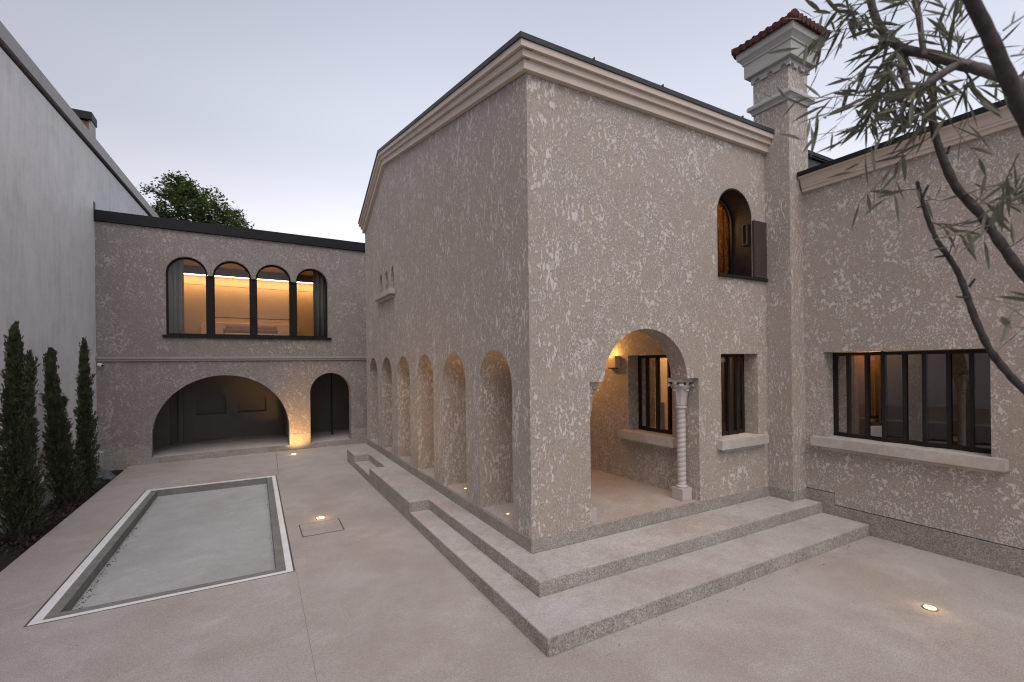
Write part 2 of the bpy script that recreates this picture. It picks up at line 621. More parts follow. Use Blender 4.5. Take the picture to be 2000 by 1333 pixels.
# hatch cut into the paving
hatch = empty('access_hatch', (1.08, 9.0, 0), 'flush rectangular access cover cut into the paving beside the basin', 'hatch')
b = MB(); b.slab([(.739, 8.647), (1.425, 8.653), (1.436, 9.36), (.737, 9.345)], [[(.757, 8.667), (1.408, 8.672), (1.416, 9.34), (.755, 9.327)]], Vector((0, 0, .002)), X, Yv, -Zv, .02)
b.build('joint', M['gap'], hatch)
b = MB(); b.slab([(.759, 8.669), (1.406, 8.674), (1.414, 9.338), (.757, 9.325)], [], Vector((0, 0, .004)), X, Yv, -Zv, .02)
b.build('cover', M['paving'], hatch)
# paving joints (saw cuts)
def cut(name, p, q, wd, m='gap'):
    p, q = Vector(p), Vector(q)
    d = (q - p).normalized(); n = Vector((-d.y, d.x, 0)) * wd / 2
    mm = MB(); mm.add([p - n, q - n, q + n, p + n], [(0, 1, 2, 3)])
    return tag(mm.build(name, M[m]), kind='structure')
cut('paving_joint', (.535, 7.2, .003), (.43, -2, .003), .005, 'cutm')
cut('paving_joint', (.63, 14.0, .003), (.72, 17.7, .003), .010)

# in-ground lights
def square_light(loc, label, s=.06):
    t = empty('ground_light', loc, label, 'ground light', 'square lights set flush in the paving')
    x, y, z = loc
    m = MB(); m.slab([(x - s - .012, y - s - .012), (x + s + .012, y - s - .012), (x + s + .012, y + s + .012), (x - s - .012, y + s + .012)],
                     [[(x - s, y - s), (x + s, y - s), (x + s, y + s), (x - s, y + s)]], Vector((0, 0, z + .008)), X, Yv, -Zv, .02)
    m.build('bezel', M['coping'], t)
    m = MB(); m.box(x - s, x + s, y - s, y + s, z - .01, z + .006)
    m.build('lens', M['lamp'], t)
    point('spill', (x, y, z + .09), .55, (1, .58, .2), .03, t)
    return t

t = square_light((1.135, 9.56, 0), 'glowing square ground light between the basin and the steps beside the hatch', .065)
spot('uplight', (1.135, 9.56, .03), (1.5, 9.56, 2), 40, 140, blend=.9, parent=t)
LBA = Vector((-2.82, 17.59, 0)); LBU = Vector((.9988, .0490, 0)); LBN = Vector((-.0490, .9988, 0))
t = square_light((1.21, 16.9, 0), 'small glowing square ground light in front of the lit pier of the rear building', .07)
spot('uplight', (1.21, 16.9, .03), (1.40, 17.75, .75), 85, 84, c=(1, .55, .17), blend=.7, parent=t)
t = empty('ground_light', (6.855, 2.39, 0), 'round glowing ground light in the paving at lower right', 'ground light')
b = MB(); b.lathe([(.075, -.01), (.075, .009), (.06, .011), (.06, .002)], (6.855, 2.39, 0), 28); b.build('bezel', M['coping'], t)
b = MB(); b.lathe([(.058, -.01), (.058, .010), (.04, .012), (.001, .012)], (6.855, 2.39, 0), 28); b.build('lens', M['lamp'], t)
spot('uplight', (6.855, 2.39, .04), (7.3, 2.6, 2), 8, 120, blend=.9, parent=t)
point('spill', (6.855, 2.39, .09), .35, (1, .58, .2), .03, t)
for (x, y), lab in (((3.517, 8.146), 'tiny glowing floor spot under the second arch from the corner'), ((3.484, 6.417), 'tiny glowing floor spot under the arch nearest the corner'),
                    ((3.80, 9.80), 'tiny floor spot hidden behind the pier of the third arch from the corner'), ((3.80, 11.4), 'tiny floor spot hidden behind the pier of the fourth arch from the corner')):
    t = empty('floor_spot', (x, y, .545), lab, 'floor light', 'tiny spots in the loggia floor')
    b = MB(); b.lathe([(.030, -.01), (.030, .006), (.022, .008), (.022, .002)], (x, y, .545), 16); b.build('bezel', M['coping'], t)
    b = MB(); b.lathe([(.021, -.01), (.021, .007), (.001, .008)], (x, y, .545), 16); b.build('lens', M['lamp'], t)
    spot('uplight', (x, y, .57), (x + .12, y + .02, 3), 32, 34, c=(1, .50, .13), blend=1.0, parent=t)

# ------------------------------------------------------------------ steps
st = empty('entrance_steps', (2.6, 3.9, 0), 'two broad speckled concrete steps wrapping the corner of the arcaded house', 'steps')
def two_tone(o):
    """upright faces get the darker, more speckled concrete"""
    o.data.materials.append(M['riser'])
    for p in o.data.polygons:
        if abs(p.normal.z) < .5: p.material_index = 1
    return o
b = MB()
b.slab([(2.525, 3.86), (8.85, 3.86), (8.85, 4.6), (8.85, 5.3), (3.3, 5.3), (3.3, 15.3), (3.0, 15.3), (2.525, 14.75)], [], Vector((0, 0, .185)), X, Yv, -Zv, .186)
two_tone(b.build('lower_step', M['steps'], st, bevel=.006))
b = MB()
b.slab([(2.889, 4.58), (8.85, 4.58), (8.85, 5.31), (3.25, 5.31), (3.25, 15.32), (3.0, 15.32), (2.523, 14.78), (2.523, 13.62), (2.91, 13.62),
        (2.91, 11.75), (2.523, 11.75), (2.523, 8.42), (2.889, 8.42)], [], Vector((0, 0, .365)), X, Yv, -Zv, .1805)
two_tone(b.build('upper_step', M['steps'], st, bevel=.006))

# ------------------------------------------------------------------ main house
house = empty('arcaded_house', (5.6, 9.5, 0), 'two storey beige stucco house with six arches along its side and a corner porch', 'house')
WX, WY, E0 = 3.237, 5.319, .015
b = MB()
b.slab([(WX, WY), (8.455, WY), (8.455, 9), (8.7, 15.39), (WX, 15.39)], [], Vector((0, 0, .54)), X, Yv, -Zv, .53)
b.build('plinth', M['plinthc'], house, bevel=.005)
# loggia floor slightly above
b = MB(); b.box(WX + .05, 6.66, WY + .05, 15.2, .50, .545); b.build('loggia_floor', M['paving'], house)

arches = [(5.83, 6.925), (7.48, 8.57), (9.12, 10.17), (10.725, 11.78), (12.325, 13.40), (13.90, 14.97)]
holes = []
for a0, a1 in arches:
    r = (a1 - a0) / 2
    holes.append(arch(a0, a1, .52, 3.112 - r))
def lancet(c, w, z0, zs, zt, n=8):
    p = [(c - w / 2, z0), (c + w / 2, z0)]
    for i in range(n + 1):
        f = i / n
        p.append((c + w / 2 * math.cos(f * math.pi / 2) ** .8, zs + (zt - zs) * math.sin(f * math.pi / 2)))
    p.pop()
    for i in range(n + 1):
        f = 1 - i / n
        p.append((c - w / 2 * math.cos(f * math.pi / 2) ** .8, zs + (zt - zs) * math.sin(f * math.pi / 2)))
    return p
lan = [13.37, 12.77, 12.15]
for c in lan: holes.append(lancet(c, .31, 4.86, 5.16, 5.46))
b = MB()
b.slab([(WY + E0, .50), (15.37, .50), (15.37, 7.115), (12.77, 8.32), (WY + E0, 6.775)], holes, Vector((WX + E0, 0, 0)), Yv, Zv, X, .72)
b.build('wall', M['stucco_v'], house)
# front wall with the porch arch, two windows
porch = [(4.26, .52), (6.57, .52), (6.57, 2.616), (6.29, 2.616)]
n = 28
porch += [(5.41 + .88 * math.cos(math.pi * i / n), 2.616 + .80 * math.sin(math.pi * i / n)) for i in range(1, n)]
porch += [(4.53, 2.616), (4.26, 2.616)]
upw = arch(7.09, 8.055, 4.40, 5.49, 20)
smw = [(7.147, 1.50), (8.184, 1.50), (8.184, 3.025), (7.147, 3.025)]
b = MB()
b.slab([(WX + E0 + .721, .50), (8.75, .50), (8.75, 6.775), (WX + E0 + .721, 6.775)], [porch, upw, smw], Vector((0, WY + E0, 0)), X, Zv, Yv, .34)
b.build('wall', M['stucco'], house)
# rear and end walls, loggia back wall and ceiling
b = MB(); b.slab([(WX + .75, 0.5), (8.75, 0.5), (8.75, 7.1), (WX + .75, 7.1)], [], Vector((0, 15.05, 0)), X, Zv, Yv, .3)
b.slab([(5.7, 0.5), (15.04, 0.5), (15.04, 7.2), (12.77, 8.3), (5.7, 6.85)], [], Vector((8.45, 0, 0)), Yv, Zv, X, .28)
b.build('wall', M['stucco'], house)
b = MB(); b.slab([(WY + .37, .5), (15.04, .5), (15.04, 3.6), (WY + .37, 3.6)], [[(5.96, 1.50), (7.078, 1.50), (7.078, 3.028), (5.96, 3.028)]], Vector((6.63, 0, 0)), Yv, Zv, X, .34)
b.build('loggia_wall', M['stucco'], house)
b = MB(); b.box(3.98, 8.44, WY + .37, 15.04, 3.6, 3.8); b.build('loggia_ceiling', M['trim'], house)


def rake(z_off):
    return [(WY, 6.77 + z_off), (12.77, 8.32 + z_off), (15.39 + z_off * .12, 7.115 + z_off * .95)]

def rake_strip(mb, za, zb, e, y0, e_in=0.0):
    lo, hi = rake(za), rake(zb)
    lo[0] = (y0, 6.77 + za); hi[0] = (y0, 6.77 + zb)
    mb.slab(lo + hi[::-1], [], Vector((WX - e, 0, 0)), Yv, Zv, X, e + .02 - e_in)

layers = [(0.0, .125, .065), (.125, .215, .115), (.215, .30, .165)]
b = MB()
for za, zb, e in layers:
    rake_strip(b, za, zb, e, WY - e + .0)
    b.box(WX + .021, 8.70, WY - e, WY + .02, 6.77 + za, 6.77 + zb)
b.build('cornice', M['trim'], house)
# metal roof with its edge
b = MB()
rake_strip(b, .301, .372, .185, WY - .185)
b.box(WX + .021, 8.72, WY - .185, WY + .02, 6.77 + .301, 6.77 + .372)
lo, hi = rake(.30), rake(.371)
b.slab(lo + hi[::-1], [], Vector((WX + .022, 0, 0)), Yv, Zv, X, 5.5)
for xx in (4.25, 5.6, 7.55):
    b.box(xx - .006, xx + .006, WY - .19, WY + .0, 7.14, 7.175)
b.build('roof', M['capm'], house)

# chimney
cx0, cx1, cy0, cy1 = 8.445, 9.06, 4.856, 5.54
ch = MB()
ch.box(cx0 + E0, cx1, cy0 + E0, cy1, .50, 8.30)
chimney = ch.build('chimney', M['stucco_v'], house)
b = MB(); b.box(cx0, cx1 - .001, cy0, 5.33, .30, .545); b.build('chimney_base', M['plinthc'], chimney, bevel=.004)
def ring_prof(mb, prof):
    """square moulding swept round the shaft: prof = [(projection, z)...]"""
    vs, fs = [], []
    for e, z in prof:
        vs += [(cx0 - e, cy0 - e, z), (cx1 + e, cy0 - e, z), (cx1 + e, cy1 + e, z), (cx0 - e, cy1 + e, z)]
    for i in range(len(prof) - 1):
        for j in range(4):
            fs.append((i * 4 + j, i * 4 + (j + 1) % 4, i * 4 + 4 + (j + 1) % 4, i * 4 + 4 + j))
    fs.append((3, 2, 1, 0)); k = (len(prof) - 1) * 4; fs.append((k, k + 1, k + 2, k + 3))
    mb.add(vs, fs)
b = MB(); ring_prof(b, [(.005, 7.57), (.018, 7.575), (.02, 7.60), (.035, 7.63), (.06, 7.655), (.078, 7.665), (.08, 7.70), (.07, 7.735), (.005, 7.76)])
b.build('band', M['trimw'], chimney)
b = MB()
ring_prof(b, [(-.05, 8.30), (.10, 8.30), (.105, 8.335), (.105, 8.54), (.125, 8.55), (.13, 8.58), (.165, 8.63), (.195, 8.66), (.20, 8.70), (.20, 8.79), (.0, 8.80)])
b.build('cornice', M['trimw'], chimney)
# little corbelled arches under the cornice
b = MB()
def corbel_strip(O, U, N, L, n):
    w_ = L / n
    out_ = [(0, 8.30), (0, 8.17)]
    for i in range(n):
        u0 = i * w_
        r_ = w_ * .22
        out_ += [(u0 + w_ * .5 - r_, 8.17)]
        for k in range(7):
            a = math.pi - math.pi * k / 6
            out_.append((u0 + w_ * .5 + r_ * math.cos(a), 8.185 + r_ * math.sin(a)))
        out_ += [(u0 + w_ * .5 + r_, 8.17)]
    out_ += [(L, 8.17), (L, 8.30)]
    b.slab(out_, [], O, U, Zv, N, .04)
corbel_strip(Vector((cx0 - .022, cy1 + .02, 0)), -Yv, X, cy1 - cy0 + .055, 3)
corbel_strip(Vector((cx0 - .021, cy0 - .022, 0)), X, Yv, cx1 - cx0 + .04, 3)
b.build('corbels', M['trimw'], chimney)
# clay tile cap: a low pyramid of barrel tiles
b = MB()
apx = Vector(((cx0 + cx1) / 2, (cy0 + cy1) / 2, 9.02))
ee = .25
b.add([(cx0 - ee, cy0 - ee, 8.80), (cx1 + ee, cy0 - ee, 8.80), (cx1 + ee, cy1 + ee, 8.80), (cx0 - ee, cy1 + ee, 8.80), tuple(apx)],
      [(0, 1, 4), (1, 2, 4), (2, 3, 4), (3, 0, 4), (3, 2, 1, 0)])
def tiles(p, q):
    p, q = Vector(p), Vector(q)
    L = (q - p).length; nn = 9
    for i in range(nn):
        c0 = p.lerp(q, (i + .5) / nn)
        d = (apx - c0); 
        mid = (p + q) / 2
        inw = Vector((apx.x - mid.x, apx.y - mid.y, 0)).normalized()
        ratio = 1 - abs((i + .5) / nn * 2 - 1)
        ln = max(.10, (apx - mid).length * ratio)
        dirv = (inw * (Vector((apx.x - mid.x, apx.y - mid.y, 0)).length) + Vector((0, 0, apx.z - mid.z))).normalized()
        b.tube([c0 - dirv * .02 + Vector((0, 0, .022)), c0 + dirv * ln + Vector((0, 0, .03))], [L / nn * .46, L / nn * .42], 10)
        if i < nn - 1:
            c1 = p.lerp(q, (i + 1) / nn)
            b.tube([c1 - dirv * .035 + Vector((0, 0, .005)), c1 + dirv * ln * .8], [L / nn * .40, L / nn * .36], 8)
zc = 8.815
tiles((cx0 - ee, cy0 - ee, zc), (cx1 + ee, cy0 - ee, zc)); tiles((cx0 - ee, cy1 + ee, zc), (cx0 - ee, cy0 - ee, zc))
tiles((cx1 + ee, cy0 - ee, zc), (cx1 + ee, cy1 + ee, zc)); tiles((cx1 + ee, cy1 + ee, zc), (cx0 - ee, cy1 + ee, zc))
for cxx, cyy in ((cx0 - ee, cy0 - ee), (cx1 + ee, cy0 - ee), (cx0 - ee, cy1 + ee)):
    b.tube([(cxx, cyy, 8.86), tuple(apx + Vector((0, 0, .05)))], [.06, .05], 10)
b.build('tile_cap', M['tile'], chimney, smooth=False)

# twisted columns
def column(cx, cy):
    z0 = .545
    m = MB()
    seg, nr = 48, 150
    zb, zt = z0 + .25, 2.11
    vs = []
    for i in range(nr + 1):
        f = i / nr; z = zb + (zt - zb) * f
        for j in range(seg):
            a = 2 * math.pi * j / seg
            ph = (a / (2 * math.pi) - f * 16.0) % 1.0     # one strand winding up
            r = .066 + .012 * math.sqrt(max(0, math.sin(math.pi * ph)))
            vs.append((cx + r * math.cos(a), cy + r * math.sin(a), z))
    fs = [(i * seg + j, i * seg + (j + 1) % seg, (i + 1) * seg + (j + 1) % seg, (i + 1) * seg + j) for i in range(nr) for j in range(seg)]
    m.add(vs, fs)
    shaft = m.build('column', M['column'], house, smooth=True)
    m = MB(); m.box(cx - .12, cx + .12, cy - .12, cy + .12, z0, z0 + .20)
    m.build('base_block', M['column'], shaft, bevel=.006)
    m = MB(); m.lathe([(.09, z0 + .20), (.10, z0 + .215), (.09, z0 + .235), (.075, z0 + .25), (.07, z0 + .255)], (cx, cy, 0), 32)
    m.build('base_ring', M['column'], shaft, smooth=True)
    # capital: bell, collar, abacus, leaves with curled tips
    m = MB()
    m.lathe([(.07, 2.09), (.092, 2.10), (.097, 2.115), (.092, 2.13), (.078, 2.14), (.08, 2.2), (.088, 2.3), (.11, 2.40), (.14, 2.46), (.15, 2.50)], (cx, cy, 0), 32)
    ab = .145
    q = []
    for k in range(4):                                   # abacus with hollowed sides
        a0 = math.pi / 4 + k * math.pi / 2
        p = Vector((math.cos(a0), math.sin(a0))) * ab * 1.414
        p2 = Vector((math.cos(a0 + math.pi / 2), math.sin(a0 + math.pi / 2))) * ab * 1.414
        for s in range(6):
            f = s / 6
            v_ = p.lerp(p2, f); v_ *= 1 - .10 * math.sin(math.pi * f)
            q.append((cx + v_.x, cy + v_.y))
    m.slab(q, [], Vector((0, 0, 2.616)), X, Yv, -Zv, .07)
    for k in range(8):
        a = k * math.pi / 4 + math.pi / 4
        big = (k % 2 == 0)
        d = Vector((math.cos(a), math.sin(a), 0)); s_ = Vector((-d.y, d.x, 0))
        path = ([(.085, 2.15), (.10, 2.30), (.13, 2.42), (.175, 2.505), (.20, 2.525), (.208, 2.50), (.195, 2.48)] if big
                else [(.084, 2.15), (.10, 2.28), (.12, 2.38), (.148, 2.425), (.158, 2.40)])
        wd = .055 if big else .045
        vs = []
        for i, (r_, z_) in enumerate(path):
            ww = wd * (1 - .45 * i / len(path))
            c_ = Vector((cx, cy, z_)) + d * r_
            vs += [c_ - s_ * ww - d * .012, c_ + d * .008, c_ + s_ * ww - d * .012, c_ - d * .02]
        fs = []
        for i in range(len(path) - 1):
            for j in range(4):
                fs.append((i * 4 + j, i * 4 + (j + 1) % 4, i * 4 + 4 + (j + 1) % 4, i * 4 + 4 + j))
        e_ = (len(path) - 1) * 4
        fs += [(3, 2, 1, 0), (e_, e_ + 1, e_ + 2, e_ + 3)]
        m.add(vs, fs)
        tip = Vector((cx, cy, path[-2][1] - .008)) + d * (path[-2][0] - .012)
        m.tube([tip - s_ * wd * .62, tip + s_ * wd * .62], .021 if big else .014, 10)
    for k in range(4):                                    # boss on each abacus side
        a = k * math.pi / 2
        c_ = Vector((cx + math.cos(a) * .135, cy + math.sin(a) * .135, 2.53))
        m.tube([c_ + Vector((0, 0, -.05)), c_ + Vector((0, 0, -.025)), c_, c_ + Vector((0, 0, .03))], [.006, .024, .032, .02], 10)
    m.build('capital', M['column'], shaft, smooth=False, bevel=0)
    return shaft
column(6.44, 5.60)
column(4.34, 5.56)

# ---- windows of the house
def bow_window(name, F, w_, z0, z1, d, bow, n, gl, zig=0.0, sill=None, fr=.045, lab=None):
    """faceted window bowing outwards; F = (corner of opening, U along, N inward)"""
    O, U, N = F
    ds = []
    for i in range(n + 1):
        f = i / n
        dd = d - bow * (1 - (2 * f - 1) ** 2)
        if zig and 0 < i < n: dd += zig * (1 if i % 2 else -1)
        ds.append((f * w_, dd))
    m = MB()
    for (u0, d0), (u1, d1) in zip(ds[:-1], ds[1:]):
        a, c = O + U * u0 + N * d0, O + U * u1 + N * d1
        dr = (c - a).normalized(); nn = Vector((dr.y, -dr.x, 0))
        if nn.dot(N) < 0: nn = -nn
        L = (c - a).length
        for za, zb in ((z0, z0 + .07), (z1 - .055, z1)):
            m.fbox((a, dr, nn), 0, L, -.02, .05, za, zb)
    for i, (u, dd) in enumerate(ds):
        ew = fr if 0 < i < n else fr * 1.35
        uu = min(max(u, ew / 2), w_ - ew / 2)
        m.fbox(F, uu - ew / 2, uu + ew / 2, dd - .03, dd + .055, z0, z1)
    o = m.build(name, M['bronze'], house)
    m = MB()
    for (u0, d0), (u1, d1) in zip(ds[:-1], ds[1:]):
        a, c = O + U * u0 + N * d0, O + U * u1 + N * d1
        m.add([a + Zv * (z0 + .02), c + Zv * (z0 + .02), c + Zv * (z1 - .02), a + Zv * (z1 - .02)], [(0, 1, 2, 3)])
    m.build('pane', gl, o, normals=False)
    return o, ds

def sill_mesh(F, u0, u1, ext, d_in, proj, zt, zb, ds, parent, lip=True):
    """cast sill: slab in the reveal plus a projecting nose with a thinner lip under it"""
    O, U, N = F
    m = MB()
    prof = [(u0 - ext, -proj), (u1 + ext, -proj), (u1 + ext, 0.012), (u1 - .002, 0.012), (u1 - .002, d_in), (u0 + .002, d_in), (u0 + .002, 0.012), (u0 - ext, 0.012)]
    m.slab(prof, [], O + Zv * zt, U, N, -Zv, zt - zb)
    if lip:
        m.fbox(F, u0 - ext + .12, u1 + ext - .12, -proj * .45, .012, zb - .055, zb - .002)
    return m.build('sill', M['sillc'], parent, bevel=.012)

# small bowed window on the front
F = (Vector((7.147, WY + E0, 0)), X, Yv)
wi, ds = bow_window('window', F, 8.184 - 7.147, 1.535, 3.02, .30, .05, 4, M['glass'])
sill_mesh(F, 0, 8.184 - 7.147, .14, .36, .12, 1.535, 1.365, ds, wi)
# loggia window
F = (Vector((6.63, 5.96, 0)), Yv, X)
wi, ds = bow_window('window', F, 7.078 - 5.96, 1.535, 3.025, .30, .07, 4, M['glass'])
sill_mesh(F, 0, 7.078 - 5.96, .16, .36, .17, 1.535, 1.37, ds, wi)
# lancet slots
for c in lan:
    m = MB(); m.slab(lancet(c, .335, 4.85, 5.16, 5.475), [], Vector((WX + .22, 0, 0)), Yv, Zv, X, .02)
    m.build('lancet_pane', M['bronze2'], house)
F = (Vector((WX + E0, 11.87, 0)), Yv, X)
m = MB(); m.fbox(F, 0, 1.72, -.15, .0, 4.715, 4.855); m.fbox(F, .12, 1.60, -.08, .0, 4.65, 4.713)
m.build('lancet_sill', M['sillc'], house, bevel=.01)

# upper window: bronze lined arch, folded panel and sill plate
aout = arch(7.093, 8.052, 4.40, 5.489, 24)
ain = arch(7.113, 8.032, 4.42, 5.489, 24)
m = MB(); m.slab(aout, [ain], Vector((0, WY + .02, 0)), X, Zv, Yv, .46)
liner = m.build('window', M['bronze'], house)
ain2 = arch(7.14, 8.005, 4.45, 5.489, 24)
m = MB(); m.slab(ain, [ain2], Vector((0, WY + .39, 0)), X, Zv, Yv, .06); m.build('frame', M['black'], liner)
m = MB(); m.slab(ain2, [], Vector((0, WY + .42, 0)), X, Zv, Yv, .004); m.build('pane', M['glass'], liner)
m = MB(); m.box(8.058, 8.435, WY - .028, WY + .013, 4.425, 5.465); m.build('side_panel', M['bronze2'], liner, bevel=.003)
m = MB(); m.box(7.085, 8.465, WY - .035, WY + .4, 4.372, 4.418); m.build('sill', M['bronze'], liner, bevel=.003)
m = MB(); m.slab([(5.40, 5.04), (5.50, 5.04), (5.50, 5.42), (5.40, 5.42)], [[(5.415, 5.055), (5.485, 5.055), (5.485, 5.405), (5.415, 5.405)]], Vector((8.005, 0, 0)), Yv, Zv, X, .025)
m.build('pull', M['bronze2'], liner)

# rooms behind the windows
def room(name, x0, x1, y0, y1, z0, z1, m, skip=(), parent=None):
    r = MB(); t_ = .06
    r.box(x0, x1, y0, y1, z0 - t_, z0); r.box(x0, x1, y0, y1, z1, z1 + t_)
    if 'x0' not in skip: r.box(x0 - t_, x0, y0, y1, z0 - t_, z1 + t_)
    if 'x1' not in skip: r.box(x1, x1 + t_, y0, y1, z0 - t_, z1 + t_)
    if 'y0' not in skip: r.box(x0, x1, y0 - t_, y0, z0 - t_, z1 + t_)
    r.box(x0, x1, y1, y1 + t_, z0 - t_, z1 + t_)
    return r.build(name, m, parent or house)
r1 = room('room', 6.975, 8.38, WY + .36, 9.6, .56, 3.52, M['warmwall'], ('x0', 'y0'))
m = MB(); m.box(8.30, 8.375, 5.70, 6.22, .57, 3.4); m.box(8.30, 8.375, 6.36, 6.9, .57, 3.4); m.build('wall_panel', M['woodd'], r1)
m = MB(); m.box(7.98, 8.37, 7.75, 8.32, .57, 1.95); m.build('cabinet', M['woodd'], r1)
m = MB(); m.box(8.33, 8.378, 6.23, 6.35, .57, 3.45); m.build('wood_strip', M['wood'], r1)
m = MB(); m.lathe([(.16, 3.44), (.17, 3.47), (.17, 3.515)], (7.65, 7.3, 0), 24); m.build('ceiling_lamp', M['lamp'], r1)
point('room_lamp', (7.65, 7.3, 3.25), 26, (1, .60, .27), .15, house)
r2 = room('room', 6.0, 8.38, WY + .36, 9.0, 4.34, 6.7, M['wood'], ('y0',))
m = MB()
for yy in (6.15, 6.42, 6.69, 6.96): m.box(8.365, 8.377, yy, yy + .012, 4.36, 6.6)
m.build('panel_joint', M['woodd'], r2)
m = MB(); m.tube([(8.36, 6.34, 4.95), (8.31, 6.34, 4.95), (8.31, 6.34, 4.72)], .012, 8); m.build('door_handle', M['black'], r2)
m = MB(); m.lathe([(.13, 6.63), (.14, 6.66), (.14, 6.695)], (7.3, 7.2, 0), 24); m.build('ceiling_lamp', M['lamp'], r2)
point('room_lamp', (7.5, 6.9, 5.9), 80, (1, .55, .2), .12, house)

# loggia wall lamp (box sconce throwing light up)
t = empty('wall_lamp', (6.62, 7.46, 2.9), 'small boxy plaster wall lamp glowing on the porch wall left of the bowed window', 'wall lamp')
m = MB()
m.slab([(7.31, 2.79), (7.60, 2.79), (7.60, 3.03), (7.31, 3.03)], [], Vector((6.50, 0, 0)), Yv, Zv, X, .012)
m.box(6.512, 6.628, 7.31, 7.322, 2.79, 3.03); m.box(6.512, 6.628, 7.588, 7.60, 2.79, 3.03)
m.build('shade', M['warmwall'], t)
m = MB(); m.box(6.53, 6.625, 7.34, 7.57, 2.765, 2.787); m.build('base', M['black'], t)
m = MB(); m.box(6.55, 6.60, 7.36, 7.55, 2.86, 2.90); m.build('bulb', M['lamp'], t)
point('lamp_light', (6.50, 7.455, 3.06), 2.5, (1, .50, .14), .05, t)
t = empty('ceiling_lamp', (5.9, 8.3, 3.58), 'round ceiling lamp glowing inside the porch', 'ceiling lamp')
m = MB(); m.lathe([(.10, 3.55), (.12, 3.56), (.12, 3.598)], (5.9, 8.3, 0), 24); m.build('housing', M['bronze'], t)
m = MB(); m.lathe([(.085, 3.53), (.09, 3.549)], (5.9, 8.3, 0), 24); m.build('diffuser', M['lamp'], t)
point('lamp_light', (5.9, 8.3, 3.46), 24, (1, .47, .12), .08, t)

# ------------------------------------------------------------------ right wing
wing = empty('side_wing', (9.5, 1.5, 0), 'low beige stucco wing at right with one wide dark window and moulded eaves', 'house wing')
GX = 8.855
b = MB()
b.slab([(-5, .372), (4.387, .372), (4.387, .575), (5.30, .575), (5.30, 5.97), (-5, 5.97)],
       [[(2.405, 1.50), (4.545, 1.50), (4.545, 3.032), (2.405, 3.032)]], Vector((GX + E0, 0, 0)), Yv, Zv, X, .36)
b.build('wall', M['stucco'], wing)
b = MB()
b.slab([(-5, -.3), (5.30, -.3), (5.30, .562), (4.392, .562), (4.392, .358), (-5, .358)], [], Vector((GX, 0, 0)), Yv, Zv, X, .3)
b.build('plinth', M['plinthc'], wing, bevel=.004)
m = MB()
cp = [(-.02, 5.955), (.055, 5.955), (.062, 5.985), (.062, 6.01), (.085, 6.02), (.088, 6.055), (.10, 6.065)]
cp += [(.10 + .07 * (1 - math.cos(k / 6 * math.pi / 2)), 6.07 + .11 * math.sin(k / 6 * math.pi / 2)) for k in range(7)]
cp += [(.18, 6.185), (.18, 6.215), (-.02, 6.215)]
m.slab([(-e, z) for e, z in cp], [], Vector((GX + E0, cy0 - .004, 0)), X, Zv, -Yv, 9.8)
m.build('cornice', M['trim'], wing)
m = MB(); m.box(GX - .19, GX + .12, -5, cy0 - .004, 6.218, 6.29); m.box(GX + .12, 14, -5, cy0 + .3, 6.16, 6.24)
m.box(GX - .19, GX - .18, 3.2, 3.212, 6.21, 6.30)
m.build('roof_edge', M['dark'], wing)
m = MB(); m.box(9.0, 15.5, 5.30, 9, 5.9, 7.02); m.build('metal_volume', M['capm'], wing)
m = MB(); m.box(8.99, 15.5, 5.25, 9, 7.024, 7.10)
m.tube([(9.0, 5.27, 6.99), (15.5, 5.27, 6.99)], .02, 8)
m.build('metal_roof', M['dark'], wing)
_h = house; house = wing
F = (Vector((GX + E0, 2.405, 0)), Yv, X)
wi, ds = bow_window('window', F, 4.545 - 2.405, 1.535, 3.02, .33, .07, 8, M['glassd'], zig=-.026, fr=.05)
sill_mesh(F, 0, 2.14, .17, .38, .15, 1.535, 1.37, ds, wi)
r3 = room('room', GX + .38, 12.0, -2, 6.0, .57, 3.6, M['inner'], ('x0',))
m = MB(); m.box(11.9, 11.99, 4.95, 5.45, .58, 3.5); m.build('lit_panel', M['wood'], r3)
m = MB(); m.lathe([(.11, 3.54), (.12, 3.57), (.12, 3.595)], (11.3, 5.1, 0), 20); m.build('ceiling_lamp', M['lamp'], r3)
point('room_lamp', (11.3, 5.1, 3.3), 20, (1, .58, .24), .1, house)
house = _h
t = empty('indoor_plant', (9.95, 4.15, .57), 'leafy potted plant standing indoors behind the wide dark window', 'plant')
m = MB(); m.lathe([(.12, .572), (.17, .9), (.18, 1.0), (.165, 1.0), (.14, .95)], (9.95, 4.15, 0), 20); m.build('pot', M['greyc'], t, smooth=True)
m = MB()
for k in range(70):
    a, el = rng.uniform(0, 6.28), rng.uniform(.3, 1.4)
    d = Vector((math.cos(a) * math.cos(el), math.sin(a) * math.cos(el), math.sin(el)))
    p = Vector((9.95, 4.15, 1.0 + rng.uniform(0, .5))) + d * rng.uniform(.1, .45)
    s_ = d.cross(Vector((0, 0, 1))).normalized() * .028
    L = rng.uniform(.10, .18)
    q = p + d * L + Vector((0, 0, -L * .4))
    m.add([p, p.lerp(q, .4) - s_, q, p.lerp(q, .4) + s_], [(0, 1, 2, 3)])
m.tube([(9.95, 4.15, .95), (9.95, 4.15, 1.35)], .012, 6)
m.build('foliage', M['maple'], t, normals=False)

